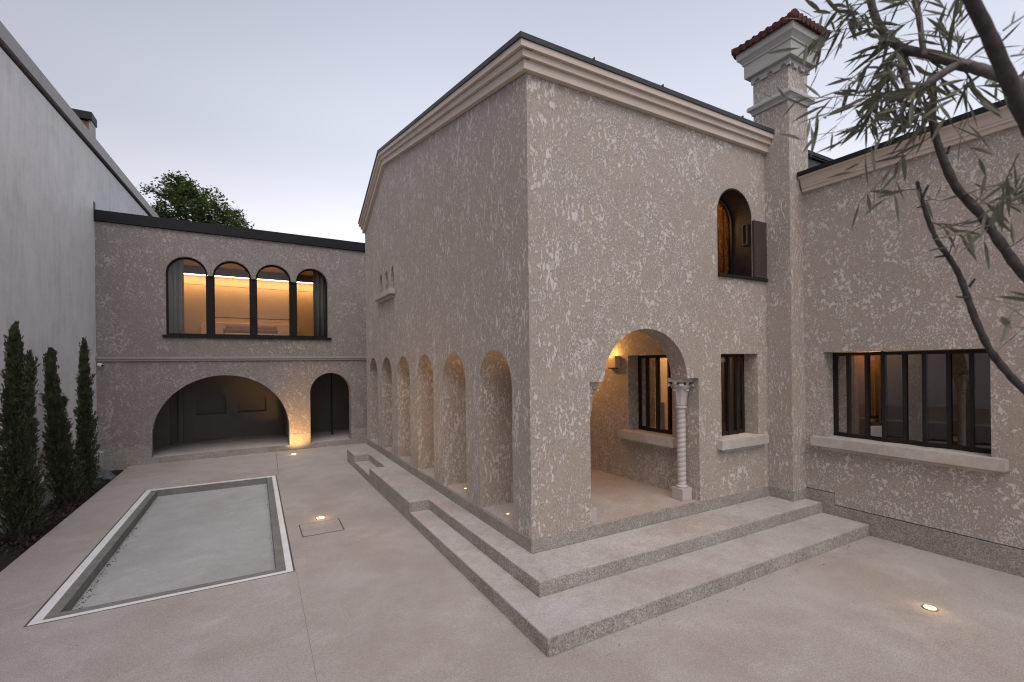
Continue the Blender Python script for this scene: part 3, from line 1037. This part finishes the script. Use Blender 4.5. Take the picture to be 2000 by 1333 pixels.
# ------------------------------------------------------------------ rear building
rear = empty('rear_building', tuple(LBA), 'grey stucco building at the back with lit four arched window above wide dark arch', 'house')
FL = (LBA, LBU, LBN)
def four(s0=.59, z0=3.86, zs=5.80, off=0.0):
    segs = [(.59, 1.665), (1.805, 2.88), (3.005, 4.085), (4.23, 5.275)]
    p = [(.59 + off, z0 + off), (5.275 - off, z0 + off)]
    for a0, a1 in reversed(segs):
        a0 += off; a1 -= off
        c, r = (a0 + a1) / 2, (a1 - a0) / 2
        p += [(c + r * math.cos(math.pi * i / 16), zs + r * math.sin(math.pi * i / 16)) for i in range(17)]
    return p, segs
fo, segs = four()
def big_arch(s0, s1, z0, zs, zt):
    return arch(s0, s1, z0, zs, 36, zt - zs)
b = MB()
b.slab([(-1.05, -.1), (9.5, -.1), (9.5, 7.12), (-1.05, 7.12)],
       [big_arch(.21, 3.975, .18, .80, 2.625), arch(4.65, 6.035, .18, 1.94), fo], LBA, LBU, Zv, LBN, .30)
b.build('wall', M['stucco_l'], rear)
b = MB()
for s0, s1 in ((-1.05, .205), (3.98, 4.645), (6.04, 9.5)):
    b = MB(); b.fbox(FL, s0, s1, -.014, .0, -.1, .55)
    b.build('plinth', M['plinthc'], rear, bevel=.003)
b = MB()
for s0, s1 in ((.207, 3.978), (4.647, 6.038)):
    th = MB(); th.fbox(FL, s0, s1, -.02, .02, -.1, .180); th.build('threshold', M['plinthc'], rear)
b.fbox(FL, -.9, 6.8, .02, 3.4, .1, .183)
b.build('loggia_floor', M['steps'], rear)
b = MB()
b.fbox(FL, -1.05, 9.5, -.07, 0, 3.15, 3.225); b.fbox(FL, -1.05, 9.5, -.045, 0, 3.09, 3.149)
b.build('string_course', M['trimd'], rear, bevel=.006)
b = MB()
b.fbox(FL, -1.03, 9.5, -.07, .4, 7.13, 7.44); b.fbox(FL, -1.03, 9.5, .4, 8, 7.2, 7.40)
b.fbox(FL, -1.045, -1.032, -.075, .9, 7.1, 7.66)
b.build('roof', M['dark'], rear)
# ground floor room with two blind arched niches
n1, n2 = arch(1.22, 2.17, 1.12, 1.52, 16), arch(2.55, 3.52, 1.12, 1.52, 16)
b = MB()
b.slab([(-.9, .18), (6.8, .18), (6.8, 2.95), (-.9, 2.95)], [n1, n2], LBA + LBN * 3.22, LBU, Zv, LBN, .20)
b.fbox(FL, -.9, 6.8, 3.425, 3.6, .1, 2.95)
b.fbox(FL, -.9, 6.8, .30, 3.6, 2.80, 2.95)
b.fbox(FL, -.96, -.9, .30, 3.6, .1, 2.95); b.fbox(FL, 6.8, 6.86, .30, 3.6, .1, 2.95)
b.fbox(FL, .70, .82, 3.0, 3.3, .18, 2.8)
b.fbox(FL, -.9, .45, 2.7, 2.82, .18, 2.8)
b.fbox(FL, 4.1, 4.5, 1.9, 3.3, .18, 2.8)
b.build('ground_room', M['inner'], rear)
b = MB(); b.fbox(FL, 5.66, 5.70, 1.6, 1.64, .18, 2.8); b.build('post', M['black'], rear)
# bedroom shell
b = MB()
b.fbox(FL, -.3, 6.3, .30, 4.4, 3.2, 3.3); b.fbox(FL, -.3, 6.3, 4.3, 4.4, 3.3, 7.1)
b.fbox(FL, -.36, -.3, .30, 4.4, 3.2, 7.1); b.fbox(FL, 6.3, 6.36, .30, 4.4, 3.2, 7.1)
bed_room = b.build('bedroom', M['bedwall'], rear)
b = MB(); b.fbox(FL, -.3, 6.3, .30, 4.3, 6.74, 7.1); b.build('ceiling', M['wood'], bed_room)
b = MB(); b.fbox(FL, -.29, 6.29, 3.70, 3.80, 6.44, 6.735); b.build('cove_beam', M['woodd'], bed_room)
b = MB(); b.fbox(FL, -.25, 6.25, 4.12, 4.16, 6.47, 6.50); b.build('cove_light', M['led'], bed_room)
b = MB(); b.fbox(FL, -.28, 6.28, 4.292, 4.302, 6.12, 6.128); b.build('wall_groove', M['gap'], bed_room)
al = bpy.data.lights.new('cove_glow', 'AREA')
al.shape = 'RECTANGLE'; al.size, al.size_y = 6.3, .06; al.energy = 36; al.color = (1, .54, .20); al.spread = R(150)
ao = bpy.data.objects.new('cove_glow', al); col.objects.link(ao)
ao.location = LBA + LBU * 3.0 + LBN * 4.02 + Zv * 6.42
ao.rotation_euler = (R(18), 0, math.atan2(LBU.y, LBU.x))
ao.parent = rear; ao.matrix_parent_inverse = Matrix.Translation(-Vector(rear.location))
point('bedroom_lamp', tuple(LBA + LBU * 2.9 + LBN * 1.2 + Zv * 6.3), 22, (1, .54, .21), .25, rear)
# four light window
b = MB()
fi, _ = four(off=.045)
segso = segs
outl = []
for a0, a1 in segs:
    b.slab(arch(a0 + .002, a1 - .002, 3.905, 5.80), [arch(a0 + .05, a1 - .05, 3.955, 5.80)], LBA + LBN * .14, LBU, Zv, LBN, .07)
for (a0, a1), (c0, c1) in zip(segs[:-1], segs[1:]):
    b.fbox(FL, a1 - .008, c0 + .008, .10, .26, 3.90, 5.79)
win = b.build('window', M['black'], rear)
b = MB()
for a0, a1 in segs:
    b.slab(arch(a0 + .03, a1 - .03, 3.93, 5.80), [], LBA + LBN * .175, LBU, Zv, LBN, .004)
b.build('pane', M['glassc'], win)
b = MB(); b.fbox(FL, .50, 5.37, -.07, .29, 3.815, 3.895); b.build('sill', M['black'], win, bevel=.004)
b = MB(); b.fbox(FL, 1.80, 4.09, .07, .085, 4.482, 4.498); b.build('guard_rail', M['black'], win)
# curtains
def curtain(s0, s1, label):
    m = MB(); n = 60
    vs = []
    for i in range(n + 1):
        f = i / n
        d = .42 + .05 * math.sin(f * 27 + s0) + .02 * math.sin(f * 61)
        for z in (3.32, 6.9):
            vs.append(LBA + LBU * (s0 + (s1 - s0) * f) + LBN * d + Zv * z)
    m.add(vs, [(2 * i, 2 * i + 2, 2 * i + 3, 2 * i + 1) for i in range(n)])
    o = m.build('curtain', M['fabric'], None, smooth=True, normals=False)
    sm = o.modifiers.new('thickness', 'SOLIDIFY'); sm.thickness = .006
    return tag(o, label, 'curtain', 'grey curtains of the four arched window')
curtain(.40, 1.02, 'grey linen curtain drawn to the left side of the lit four arched window')
curtain(4.85, 5.55, 'grey linen curtain drawn to the right side of the lit four arched window')
# bed
bed = empty('bed', tuple(LBA + LBU * 3.1 + LBN * 3.2 + Zv * 3.3), 'cream upholstered bed with a wide rounded headboard in the lit upper room', 'bed')
b = MB()
for s0, s1 in ((1.36, 3.10), (3.12, 4.84)):
    r_ = .16
    p = [(s0, 3.31), (s1, 3.31)]
    p += [(s1 - r_ + r_ * math.cos(a * math.pi / 16), 4.66 - r_ + r_ * math.sin(a * math.pi / 16)) for a in range(9)]
    p += [(s0 + r_ + r_ * math.cos(math.pi / 2 + a * math.pi / 16), 4.66 - r_ + r_ * math.sin(math.pi / 2 + a * math.pi / 16)) for a in range(9)]
    b.slab(p, [], LBA + LBN * 4.08, LBU, Zv, LBN, .2)
b.build('headboard', M['boucle'], bed, bevel=.03)
b = MB(); b.fbox(FL, 2.05, 4.15, 2.0, 4.07, 3.45, 4.12); b.build('mattress', M['boucle'], bed, bevel=.08, seg=3)
def pillow(s, d, z, hw, hh, th, tilt, m_, label, grp):
    m = MB(); nu, nv = 18, 12
    vs = []
    for sgn in (1, -1):
        for j in range(nv + 1):
            for i in range(nu + 1):
                u, v_ = i / nu * 2 - 1, j / nv * 2 - 1
                t_ = th * (max(0, (1 - abs(u) ** 3)) ** .5) * (max(0, (1 - abs(v_) ** 3)) ** .5)
                pin = 1 - .06 * (abs(u) ** 2) * (1 - abs(v_) ** 2)
                vs.append(LBA + LBU * (s + u * hw) + LBN * (d + v_ * hh * tilt + sgn * t_) + Zv * (z + v_ * hh * pin))
    k = (nu + 1) * (nv + 1)
    fs = []
    for q in (0, k):
        for j in range(nv):
            for i in range(nu):
                a = q + j * (nu + 1) + i
                fs.append((a, a + 1, a + nu + 2, a + nu + 1))
    m.add(vs, fs)
    o = m.build('pillow', m_, None, smooth=True)
    return tag(o, label, 'pillow', grp)
pillow(2.62, 3.88, 4.33, .44, .20, .09, .35, M['brownf'], 'brown pillow on the left half of the bed, at the back', 'pillows on the bed')
pillow(3.55, 3.88, 4.33, .44, .20, .09, .35, M['brownf'], 'brown pillow on the right half of the bed, at the back', 'pillows on the bed')
pillow(3.05, 3.60, 4.25, .95, .13, .10, .3, M['brownf'], 'long brown bolster in front of the two pillows on the bed', 'pillows on the bed')
# camera
t = empty('security_camera', tuple(LBA + LBU * -.93 + Zv * 2.99), 'small white security camera on the rear building below the string course', 'camera')
b = MB(); c0 = LBA + LBU * -.93 + Zv * 3.0
b.tube([c0, c0 - LBN * .05], .035, 12); b.build('mount', M['whitepl'], t)
b = MB(); b.tube([c0 - LBN * .05 + Zv * .0 - LBU * .06, c0 - LBN * .075 - LBU * .04, c0 - LBN * .16 + LBU * .05 - Zv * .03], [.02, .05, .047], 16); b.build('body', M['whitepl'], t, smooth=False)
b = MB(); b.tube([c0 - LBN * .158 + LBU * .048 - Zv * .0295, c0 - LBN * .168 + LBU * .058 - Zv * .033], [.036, .034], 16); b.build('lens', M['black'], t)

# ------------------------------------------------------------------ neighbouring house with the tall white wall
NO = Vector((-3.86, 17.54, 0)); NU = Vector((.050, .99875, 0)); NN = Vector((-.99875, .050, 0))
FN = (NO, NU, NN)
nb = empty('neighbouring_house', tuple(NO), 'tall blank white rendered house wall along the left with grey metal coping', 'house')
b = MB(); b.fbox(FN, -26, 14, 0, 5, 1.082, 9.06); b.build('wall', M['whitew'], nb)
b = MB(); b.fbox(FN, -26, 14, .02, 5, .3, 1.08); b.build('base_band', M['beige'], nb)
b = MB()
b.slab([(-.16, -.3), (.02, -.3), (.02, .54), (-.02, .54), (-.16, .49)], [], NO - NU * 26, -1 * NN * -1, Zv, NU, 40)
b.build('plinth', M['steps'], nb)
b = MB(); b.fbox(FN, -26, 14, .035, 4.9, 9.06, 9.14); b.build('shadow_joint', M['dark'], nb)
b = MB()
sgm = -25.0
while sgm < 14:
    b.fbox(FN, sgm, sgm + 2.37, -.085, 5.05, 9.14, 9.45); sgm += 2.385
b.build('coping', M['coping'], nb)
bc = empty('brick_chimney', (-6.2, 26.5, 9.4), 'old brick chimney with black cap rising behind the white wall', 'chimney')
b = MB(); b.box(-6.9, -5.90, 26.1, 26.7, 9.2, 13.40)
b.build('brick_shaft', M['brick'], bc)
b = MB(); b.box(-5.898, -5.80, 26.11, 26.7, 9.2, 13.45); b.build('flashing', M['coping'], bc)
b = MB(); b.box(-7.0, -5.77, 26.0, 26.8, 13.46, 13.78); b.build('cap', M['dark'], bc)

# ------------------------------------------------------------------ planting
def cypress(x, y, leaders, seed, label):
    r = random.Random(seed)
    t = empty('cypress', (x, y, -.1), label, 'cypress tree', 'slim cypresses in the bed by the white wall')
    m = MB()
    m.tube([(x, y, -.15), (x, y, .6), leaders[0][0:2] + (leaders[0][2] * .9,)], [.06, .06, .008], 8)
    m.build('trunk', M['barkd'], t)
    m = MB()
    for lx, ly, H_, R_, n, zb in leaders:
        nc = n // 46
        for k in range(nc):
            f0 = (k + r.random()) / nc
            f0 = f0 ** .92
            a = k * 2.39996 + r.uniform(-.5, .5)
            prof = (min(1, .85 + f0) * (1 - f0 ** 1.7) * (1 + .45 * (1 - f0) ** 3)) * R_ * r.uniform(.6, 1.4) + .012
            outw = Vector((math.cos(a), math.sin(a), 0))
            z0 = zb + (H_ - .14 - zb) * f0
            sx = x + (lx - x) * min(1, f0 * 1.15); sy = y + (ly - y) * min(1, f0 * 1.15)
            p0 = Vector((sx, sy, z0 - .08)) + outw * prof * .15
            L = r.uniform(.22, .40) * (1.15 - .45 * f0)
            lean = prof * r.uniform(.75, 1.1)
            p1 = p0 + outw * lean + Zv * L
            if r.random() < .05: p1 += outw * .07
            for q in range(46):
                ff = r.random() ** .8
                c = p0.lerp(p1, ff) + Vector((0, 0, .06 * ff * ff))
                spread = .062 * (1 - .75 * ff) * (.6 + .4 * min(1, prof / .2)) 
                c = c + Vector((r.gauss(0, spread), r.gauss(0, spread), r.gauss(0, spread * .8)))
                if c.z < -.06: continue
                dd = ((p1 - p0).normalized() + Vector((r.uniform(-.55, .55), r.uniform(-.55, .55), r.uniform(-.2, .5)))).normalized()
                s_ = dd.cross(Vector((r.uniform(-1, 1), r.uniform(-1, 1), r.uniform(-1, 1)))).normalized() * r.uniform(.008, .016)
                tip = c + dd * r.uniform(.04, .09)
                m.add([c - s_ * .5, c.lerp(tip, .5) - s_, tip, c.lerp(tip, .5) + s_, c + s_ * .5], [(0, 1, 2, 3, 4)])
    m.build('foliage', M['cyp'], t, normals=False)
    return t
cypress(-3.48, 11.15, [(-3.53, 11.2, 3.60, .215, 17000, -.02), (-3.31, 11.06, 3.12, .09, 5200, .5)], 3, 'tallest cypress with twin tips nearest the camera beside the white wall')
cypress(-3.50, 13.5, [(-3.74, 13.6, 3.24, .17, 15000, -.02)], 11, 'broad dark cypress with a leaning tip, middle of the three by the white wall')
cypress(-3.39, 14.5, [(-3.41, 14.53, 3.50, .14, 12000, -.02)], 23, 'thinnest cypress standing nearest the rear building')
# rock and marker in the bed
b = MB()
bm = bmesh.new(); bmesh.ops.create_icosphere(bm, subdivisions=3, radius=1)
for v_ in bm.verts:
    n_ = 1 + .18 * math.sin(v_.co.x * 5 + 1) * math.cos(v_.co.y * 4) + .12 * math.sin(v_.co.z * 7 + v_.co.x * 3)
    v_.co = Vector((v_.co.x * .27, v_.co.y * .22, v_.co.z * .20)) * n_ + Vector((-3.42, 15.9, .03))
b.add([v_.co[:] for v_ in bm.verts], [[v_.index for v_ in f.verts] for f in bm.faces]); bm.free()
tag(b.build('rock', M['rock']), 'grey angular rock in the soil near the rear building', 'rock')
b = MB(); b.tube([(-3.80, 12.45, -.1), (-3.80, 12.45, .42), (-3.78, 12.44, .60), (-3.72, 12.42, .72)], [.03, .028, .02, .018], 8)
tag(b.build('bed_marker', M['whitepl']), 'small white bent pipe standing between the two nearer cypresses', 'pipe')
# low scrub under the cypresses
b = MB()
r = random.Random(5)
for k in range(1600):
    y_ = r.choice((10.9, 11.4, 12.3, 13.2, 13.9, 14.6)) + r.gauss(0, .35)
    p = Vector((r.uniform(-3.85, -3.22), y_, -.08 + r.random() * .08))
    d = Vector((r.uniform(-1, 1), r.uniform(-1, 1), r.uniform(.1, .9))).normalized()
    s_ = d.cross(Vector((r.uniform(-1, 1), r.uniform(-1, 1), 1))).normalized() * .014
    q = p + d * r.uniform(.03, .10)
    b.add([p, p.lerp(q, .5) - s_, q, p.lerp(q, .5) + s_], [(0, 1, 2, 3)])
tag(b.build('bark_mulch', M['litter'], normals=False), 'loose brown mulch over the dark planting bed', 'mulch', kind='stuff')
# broad tree behind
t = empty('broadleaf_tree', (-3.0, 38.5, -.3), 'leafy green tree rising behind the dark roof of the rear building', 'tree')
r = random.Random(12)
b = MB()
b.tube([(-3, 38.5, -.4), (-2.9, 38.5, 5), (-3, 38.4, 10), (-3.4, 38.4, 14)], [.35, .28, .2, .05], 10)
lobes = [(-4.3, 38.5, 13.2, 2.3, 2.6), (-5.0, 39, 12.0, 1.7, 1.8), (-2.2, 38.2, 12.9, 1.6, 2.1), (-.9, 38.0, 12.0, 1.4, 1.9), (-3.2, 38.8, 11.0, 2.8, 1.8), (.1, 37.5, 11.2, 1.2, 1.1), (-4.0, 38.6, 14.6, 1.0, 1.2)]
lm = MB()
for lx, ly, lz, lr, lh in lobes:
    b.tube([(-3, 38.4, 9.0), ((lx - 3) / 2, ly, (lz + 9) / 2), (lx, ly, lz + lh * .5)], [.12, .07, .02], 6)
    for k in range(int(85 * lr)):
        u = Vector((r.gauss(0, 1), r.gauss(0, 1), r.gauss(0, 1))).normalized() * (r.random() ** .4)
        c = Vector((lx + u.x * lr, ly + u.y * lr, lz + u.z * lh))
        cr = r.uniform(.22, .5)
        for q in range(34):
            v_ = Vector((r.gauss(0, .5), r.gauss(0, .5), r.gauss(0, .5))) * cr
            p = c + v_
            a1 = Vector((r.uniform(-1, 1), r.uniform(-1, 1), r.uniform(-.6, .6))).normalized()
            a2 = a1.cross(Vector((r.uniform(-.5, .5), r.uniform(-.5, .5), 1))).normalized()
            s_ = r.uniform(.06, .12)
            lm.add([p - a1 * s_, p - a2 * s_ * .7, p + a1 * s_, p + a2 * s_ * .7], [(0, 1, 2, 3)])
b.build('trunk', M['barkd'], t)
lm.build('crown', M['maple'], t, normals=False)

# ------------------------------------------------------------------ foreground olive tree (right)
CF, CR = Vector((.4880, .8728, 0)), Vector((.8728, -.4880, 0))
def at(px, py, d):
    """point of the world at depth d along the view axis for a place in the picture (2000 px wide)"""
    qx, qy = px - 1000, py - 666.5
    c_, s_ = math.cos(-ROLL), math.sin(-ROLL)
    c_, s_ = math.cos(R(.667)), math.sin(R(.667))
    ux, uy = c_ * qx - s_ * qy, s_ * qx + c_ * qy
    return Vector((0, 0, 2.9)) + (CF + CR * (ux / 914.09) + Zv * (-(uy - 43.56) / 914.09)) * d
t = empty('olive_tree', tuple(at(2290, 710, 1.75) * 1) [:2] + (0,), 'olive tree with bare grey branches and narrow leaves reaching in from the right edge', 'olive tree')
r = random.Random(31)
def smooth_path(pts, k=5):
    out_ = []
    n = len(pts)
    for i in range(n - 1):
        p0, p1, p2, p3 = pts[max(i - 1, 0)], pts[i], pts[i + 1], pts[min(i + 2, n - 1)]
        for j in range(k):
            f = j / k
            out_.append(.5 * ((2 * p1) + (p2 - p0) * f + (2 * p0 - 5 * p1 + 4 * p2 - p3) * f * f + (3 * p1 - p0 - 3 * p2 + p3) * f ** 3))
    out_.append(pts[-1])
    return out_
def limb(mb, pl, w0, w1, seg=10, knob=0.12):
    """pl: (px, py, depth) list; widths in picture pixels at that depth"""
    pts = smooth_path([at(*p) for p in pl])
    n = len(pts)
    rad = []
    for i, p in enumerate(pts):
        f = i / (n - 1)
        d = (p - Vector((0, 0, 2.9))).dot(CF)
        rad.append((w0 + (w1 - w0) * f) * .33 * d / 914 * (1 + knob * math.sin(i * 2.1) * r.random() + r.uniform(-.05, .05)))
    mb.tube(pts, rad, seg)
    return pts
tr, dk = MB(), MB()
limb(dk, [(2290, 1330, 1.75), (2300, 1000, 1.72), (2290, 720, 1.68), (2220, 480, 1.55), (2110, 350, 1.42), (2018, 255, 1.32), (1974, 165, 1.28), (1930, 65, 1.26), (1884, -30, 1.24), (1840, -160, 1.22)], 56, 30, 12)
base = at(2290, 1330, 1.75)
dk.tube([Vector((base.x, base.y, -.3)), base + Vector((0, 0, .05))], [.13, .09], 12)
PB = limb(tr, [(2030, 190, 1.34), (1962, 152, 1.5), (1915, 136, 1.6), (1871, 124, 1.68), (1821, 108, 1.75), (1774, 99, 1.8), (1752, 88, 1.82), (1726, 62, 1.85), (1708, 28, 1.88), (1695, -30, 1.9)], 36, 18)
PL = limb(tr, [(1900, 130, 1.62), (1871, 128, 1.66), (1834, 149, 1.66), (1802, 172, 1.68), (1783, 182, 1.72), (1773, 165, 1.75), (1764, 132, 1.8), (1757, 95, 1.82)], 24, 17)
PC = limb(tr, [(1806, 110, 1.72), (1801, 78, 1.75), (1797, 45, 1.78), (1786, -20, 1.8)], 15, 14)
PD = limb(dk, [(2220, 700, 1.64), (2110, 640, 1.66), (2000, 535, 1.7), (1958, 480, 1.74), (1916, 420, 1.78), (1871, 370, 1.8), (1846, 320, 1.82), (1831, 278, 1.84), (1822, 240, 1.85), (1824, 190, 1.84), (1819, 150, 1.8)], 30, 15)
PE = limb(dk, [(2225, 900, 1.66), (2110, 850, 1.7), (2000, 760, 1.76), (1965, 724, 1.78), (1934, 684, 1.8), (1908, 630, 1.82), (1893, 590, 1.84), (1875, 540, 1.86), (1855, 505, 1.87), (1832, 472, 1.88), (1815, 434, 1.9), (1804, 400, 1.92), (1796, 372, 1.93), (1792, 355, 1.94)], 24, 9, knob=.2)
for (px, py, dd, qx, qy) in ((1893, 582, 1.83, 1868, 580), (1894, 560, 1.84, 1905, 545), (1845, 500, 1.87, 1826, 503), (1848, 498, 1.86, 1856, 493), (1806, 402, 1.92, 1792, 406), (1802, 385, 1.92, 1814, 362), (1826, 240, 1.85, 1790, 216), (1850, 300, 1.82, 1856, 285)):
    limb(dk, [(px, py, dd), ((px + qx) / 2, (py + qy) / 2, dd), (qx, qy, dd - .01)], 9, 4, 6)
tr.build('branch', M['bark'], t, smooth=True)
dk.build('trunk', M['barkd'], t, smooth=True)
lf, tw = MB(), MB()
def leaf(p, d, L, wd):
    d = d.normalized()
    s_ = d.cross(Vector((r.uniform(-1, 1), r.uniform(-1, 1), r.uniform(-1, 1))))
    if s_.length < 1e-3: return
    s_.normalize(); n_ = d.cross(s_)
    bend = Vector((0, 0, -r.uniform(.02, .16) * L))
    prof = [(.0, .12), (.12, .5), (.35, 1), (.6, .95), (.82, .55), (1.0, .04)]
    vs = []
    for f, ww in prof:
        c = p + d * L * f + bend * f * f
        vs += [c - s_ * wd * ww * .5 + n_ * wd * .14 * ww, c, c + s_ * wd * ww * .5 + n_ * wd * .14 * ww]
    fs = []
    for i in range(len(prof) - 1):
        for j in range(2):
            a = i * 3 + j
            fs.append((a, a + 1, a + 4, a + 3))
    lf.add(vs, fs)
def twig(p, d, L, nl, w0=.0022, lsize=1.0):
    d = d.normalized()
    pts = [p]
    q = p.copy()
    n = 7
    for i in range(n):
        d = (d + Vector((r.uniform(-.16, .16), r.uniform(-.16, .16), r.uniform(-.2, .10)))).normalized()
        q = q + d * L / n
        pts.append(q.copy())
    tw.tube(pts, [w0 * (1 - .75 * i / n) for i in range(n + 1)], 5, cap=False)
    ax = d.orthogonal()
    for k in range(nl):
        f = .12 + .88 * k / max(1, nl - 1)
        i = min(n - 1, int(f * n)); b0 = pts[i].lerp(pts[i + 1], f * n - i if f * n - i <= 1 else 1)
        dv = (pts[i + 1] - pts[i]).normalized()
        ax = Vector((r.uniform(-1, 1), r.uniform(-1, 1), r.uniform(-1, 1))).cross(dv).normalized()
        leaf(b0, dv * r.uniform(.5, 1.2) + ax * r.uniform(.5, 1.1), r.uniform(.075, .125) * lsize, r.uniform(.0095, .016) * lsize)
    return pts
def vpix(dx, dy, dz=0.0):
    return CR * dx + Zv * (-dy) + CF * dz
def cluster(path, n, dirs, L=(.12, .3), nl=(5, 9), i0=0, i1=None):
    seg_ = path[i0:i1]
    for k in range(n):
        p = r.choice(seg_)
        dx, dy = r.choice(dirs)
        d = vpix(dx + r.uniform(-.45, .45), dy + r.uniform(-.45, .45), r.uniform(-.5, .5))
        pts = twig(p, d, r.uniform(*L), r.randint(*nl))
        if r.random() < .5:
            twig(pts[3], d + vpix(r.uniform(-.8, .8), r.uniform(-.8, .8), r.uniform(-.5, .5)), r.uniform(.08, .18), r.randint(5, 9), .0016)
cluster(PB, 10, [(-1, .2), (-.7, .8), (-.3, 1), (-1, -.3), (-.6, .5)], i0=14)
cluster(PL, 11, [(-1, .5), (-.8, 1), (-1, .1), (-.2, 1), (.3, 1)], L=(.14, .34), i0=8)
cluster(PB, 6, [(-.3, 1), (.3, .9), (-.4, -1), (.2, -1)], L=(.1, .2), i0=8, i1=22)
cluster(PC, 9, [(-.6, -.4), (.7, -.3), (.8, .2), (-.7, .3), (.3, -1)], L=(.1, .24))
cluster(PD, 8, [(-1, .2), (-1, .7), (-.6, -.2), (.9, -.2)], L=(.12, .32), i0=38)
for (px, py, dd, dx, dy, L, n_) in ((1740, 60, 1.85, -1, -.15, .36, 15), (1745, 90, 1.83, -1, .35, .40, 17), (1770, 175, 1.75, -1, .28, .42, 16), (1775, 180, 1.74, -1, .12, .46, 16),
                                    (1780, 182, 1.72, -.9, .75, .40, 16), (1822, 235, 1.85, -1, .1, .5, 12), (1822, 232, 1.85, -1, .55, .42, 14), (1826, 262, 1.85, -.7, .55, .34, 14),
                                    (1700, 5, 1.88, -1, .25, .26, 12), (1702, 15, 1.88, -1, .8, .30, 12), (1690, 0, 1.9, -1, -.2, .2, 8),
                                    (1920, 420, 1.77, 1, -.65, .34, 13), (1905, 395, 1.78, .8, -.9, .30, 12), (1900, 400, 1.75, 1, -.2, .22, 10), (1880, 380, 1.78, .7, -.25, .2, 8),
                                    (1966, 488, 1.7, .8, -.9, .2, 8), (1935, 440, 1.74, -.8, .1, .14, 2),
                                    (1801, 372, 1.93, -1, -.12, .22, 5), (1806, 392, 1.92, .7, -.2, .12, 6), (1817, 434, 1.9, 1, .0, .24, 9), (1830, 438, 1.9, .9, -.1, .2, 7),
                                    (2080, 640, 1.3, -.9, -.2, .14, 5), (2060, 590, 1.3, -.9, -.15, .12, 3), (1990, 300, 1.5, -.5, .9, .28, 10), (2040, 330, 1.45, -.7, .6, .3, 11),
                                    (1980, 190, 1.5, .3, -1, .3, 8), (1960, 60, 1.3, .9, -.7, .2, 5), (1975, 110, 1.3, 1, -.2, .22, 5)):
    twig(at(px, py, dd), vpix(dx, dy, r.uniform(-.25, .25)), L, max(4, int(n_ * .7)), .0026)
nleaf = len(lf.f)
lf.add(tw.v, tw.f)
fo_ = lf.build('foliage', M['olive'], t, normals=False)
fo_.data.materials.append(M['bark'])
for p_ in fo_.data.polygons:
    if p_.index >= nleaf: p_.material_index = 1

# ------------------------------------------------------------------ small litter on the paving
b = MB()
r = random.Random(8)
def scrap(x, y, z=.004, s=.02):
    a = r.uniform(0, 6.28); l, ww = r.uniform(.4, 1.3) * s, r.uniform(.15, .4) * s
    d, n_ = Vector((math.cos(a), math.sin(a), 0)), Vector((-math.sin(a), math.cos(a), 0))
    c = Vector((x, y, z))
    b.add([c - d * l, c - n_ * ww + Zv * .004, c + d * l, c + n_ * ww + Zv * .006], [(0, 1, 2, 3)])
for k in range(90): scrap(r.uniform(2.7, 8.6), 3.84 - abs(r.gauss(0, .16)), s=.013)
for k in range(40): scrap(2.51 - abs(r.gauss(0, .12)), r.uniform(3.9, 14.5), s=.013)
for k in range(120): scrap(r.uniform(-3, 8.5), r.uniform(1.5, 17), s=.008)
for k in range(220): scrap(PX0 + .27 + abs(r.gauss(0, .05)), r.uniform(7.5, 13.7), -.155, .02)
for k in range(80): scrap(PX1 - .255 - abs(r.gauss(0, .03)), r.uniform(7.5, 13.7), -.155, .015)
for k in range(25): scrap(r.uniform(1.0, 1.6), 17.62 - abs(r.gauss(0, .12)), s=.02)
tag(b.build('leaf_litter', M['litter'], normals=False), 'scattered dark leaf scraps lying along the step edges and basin', 'leaf litter', kind='stuff')
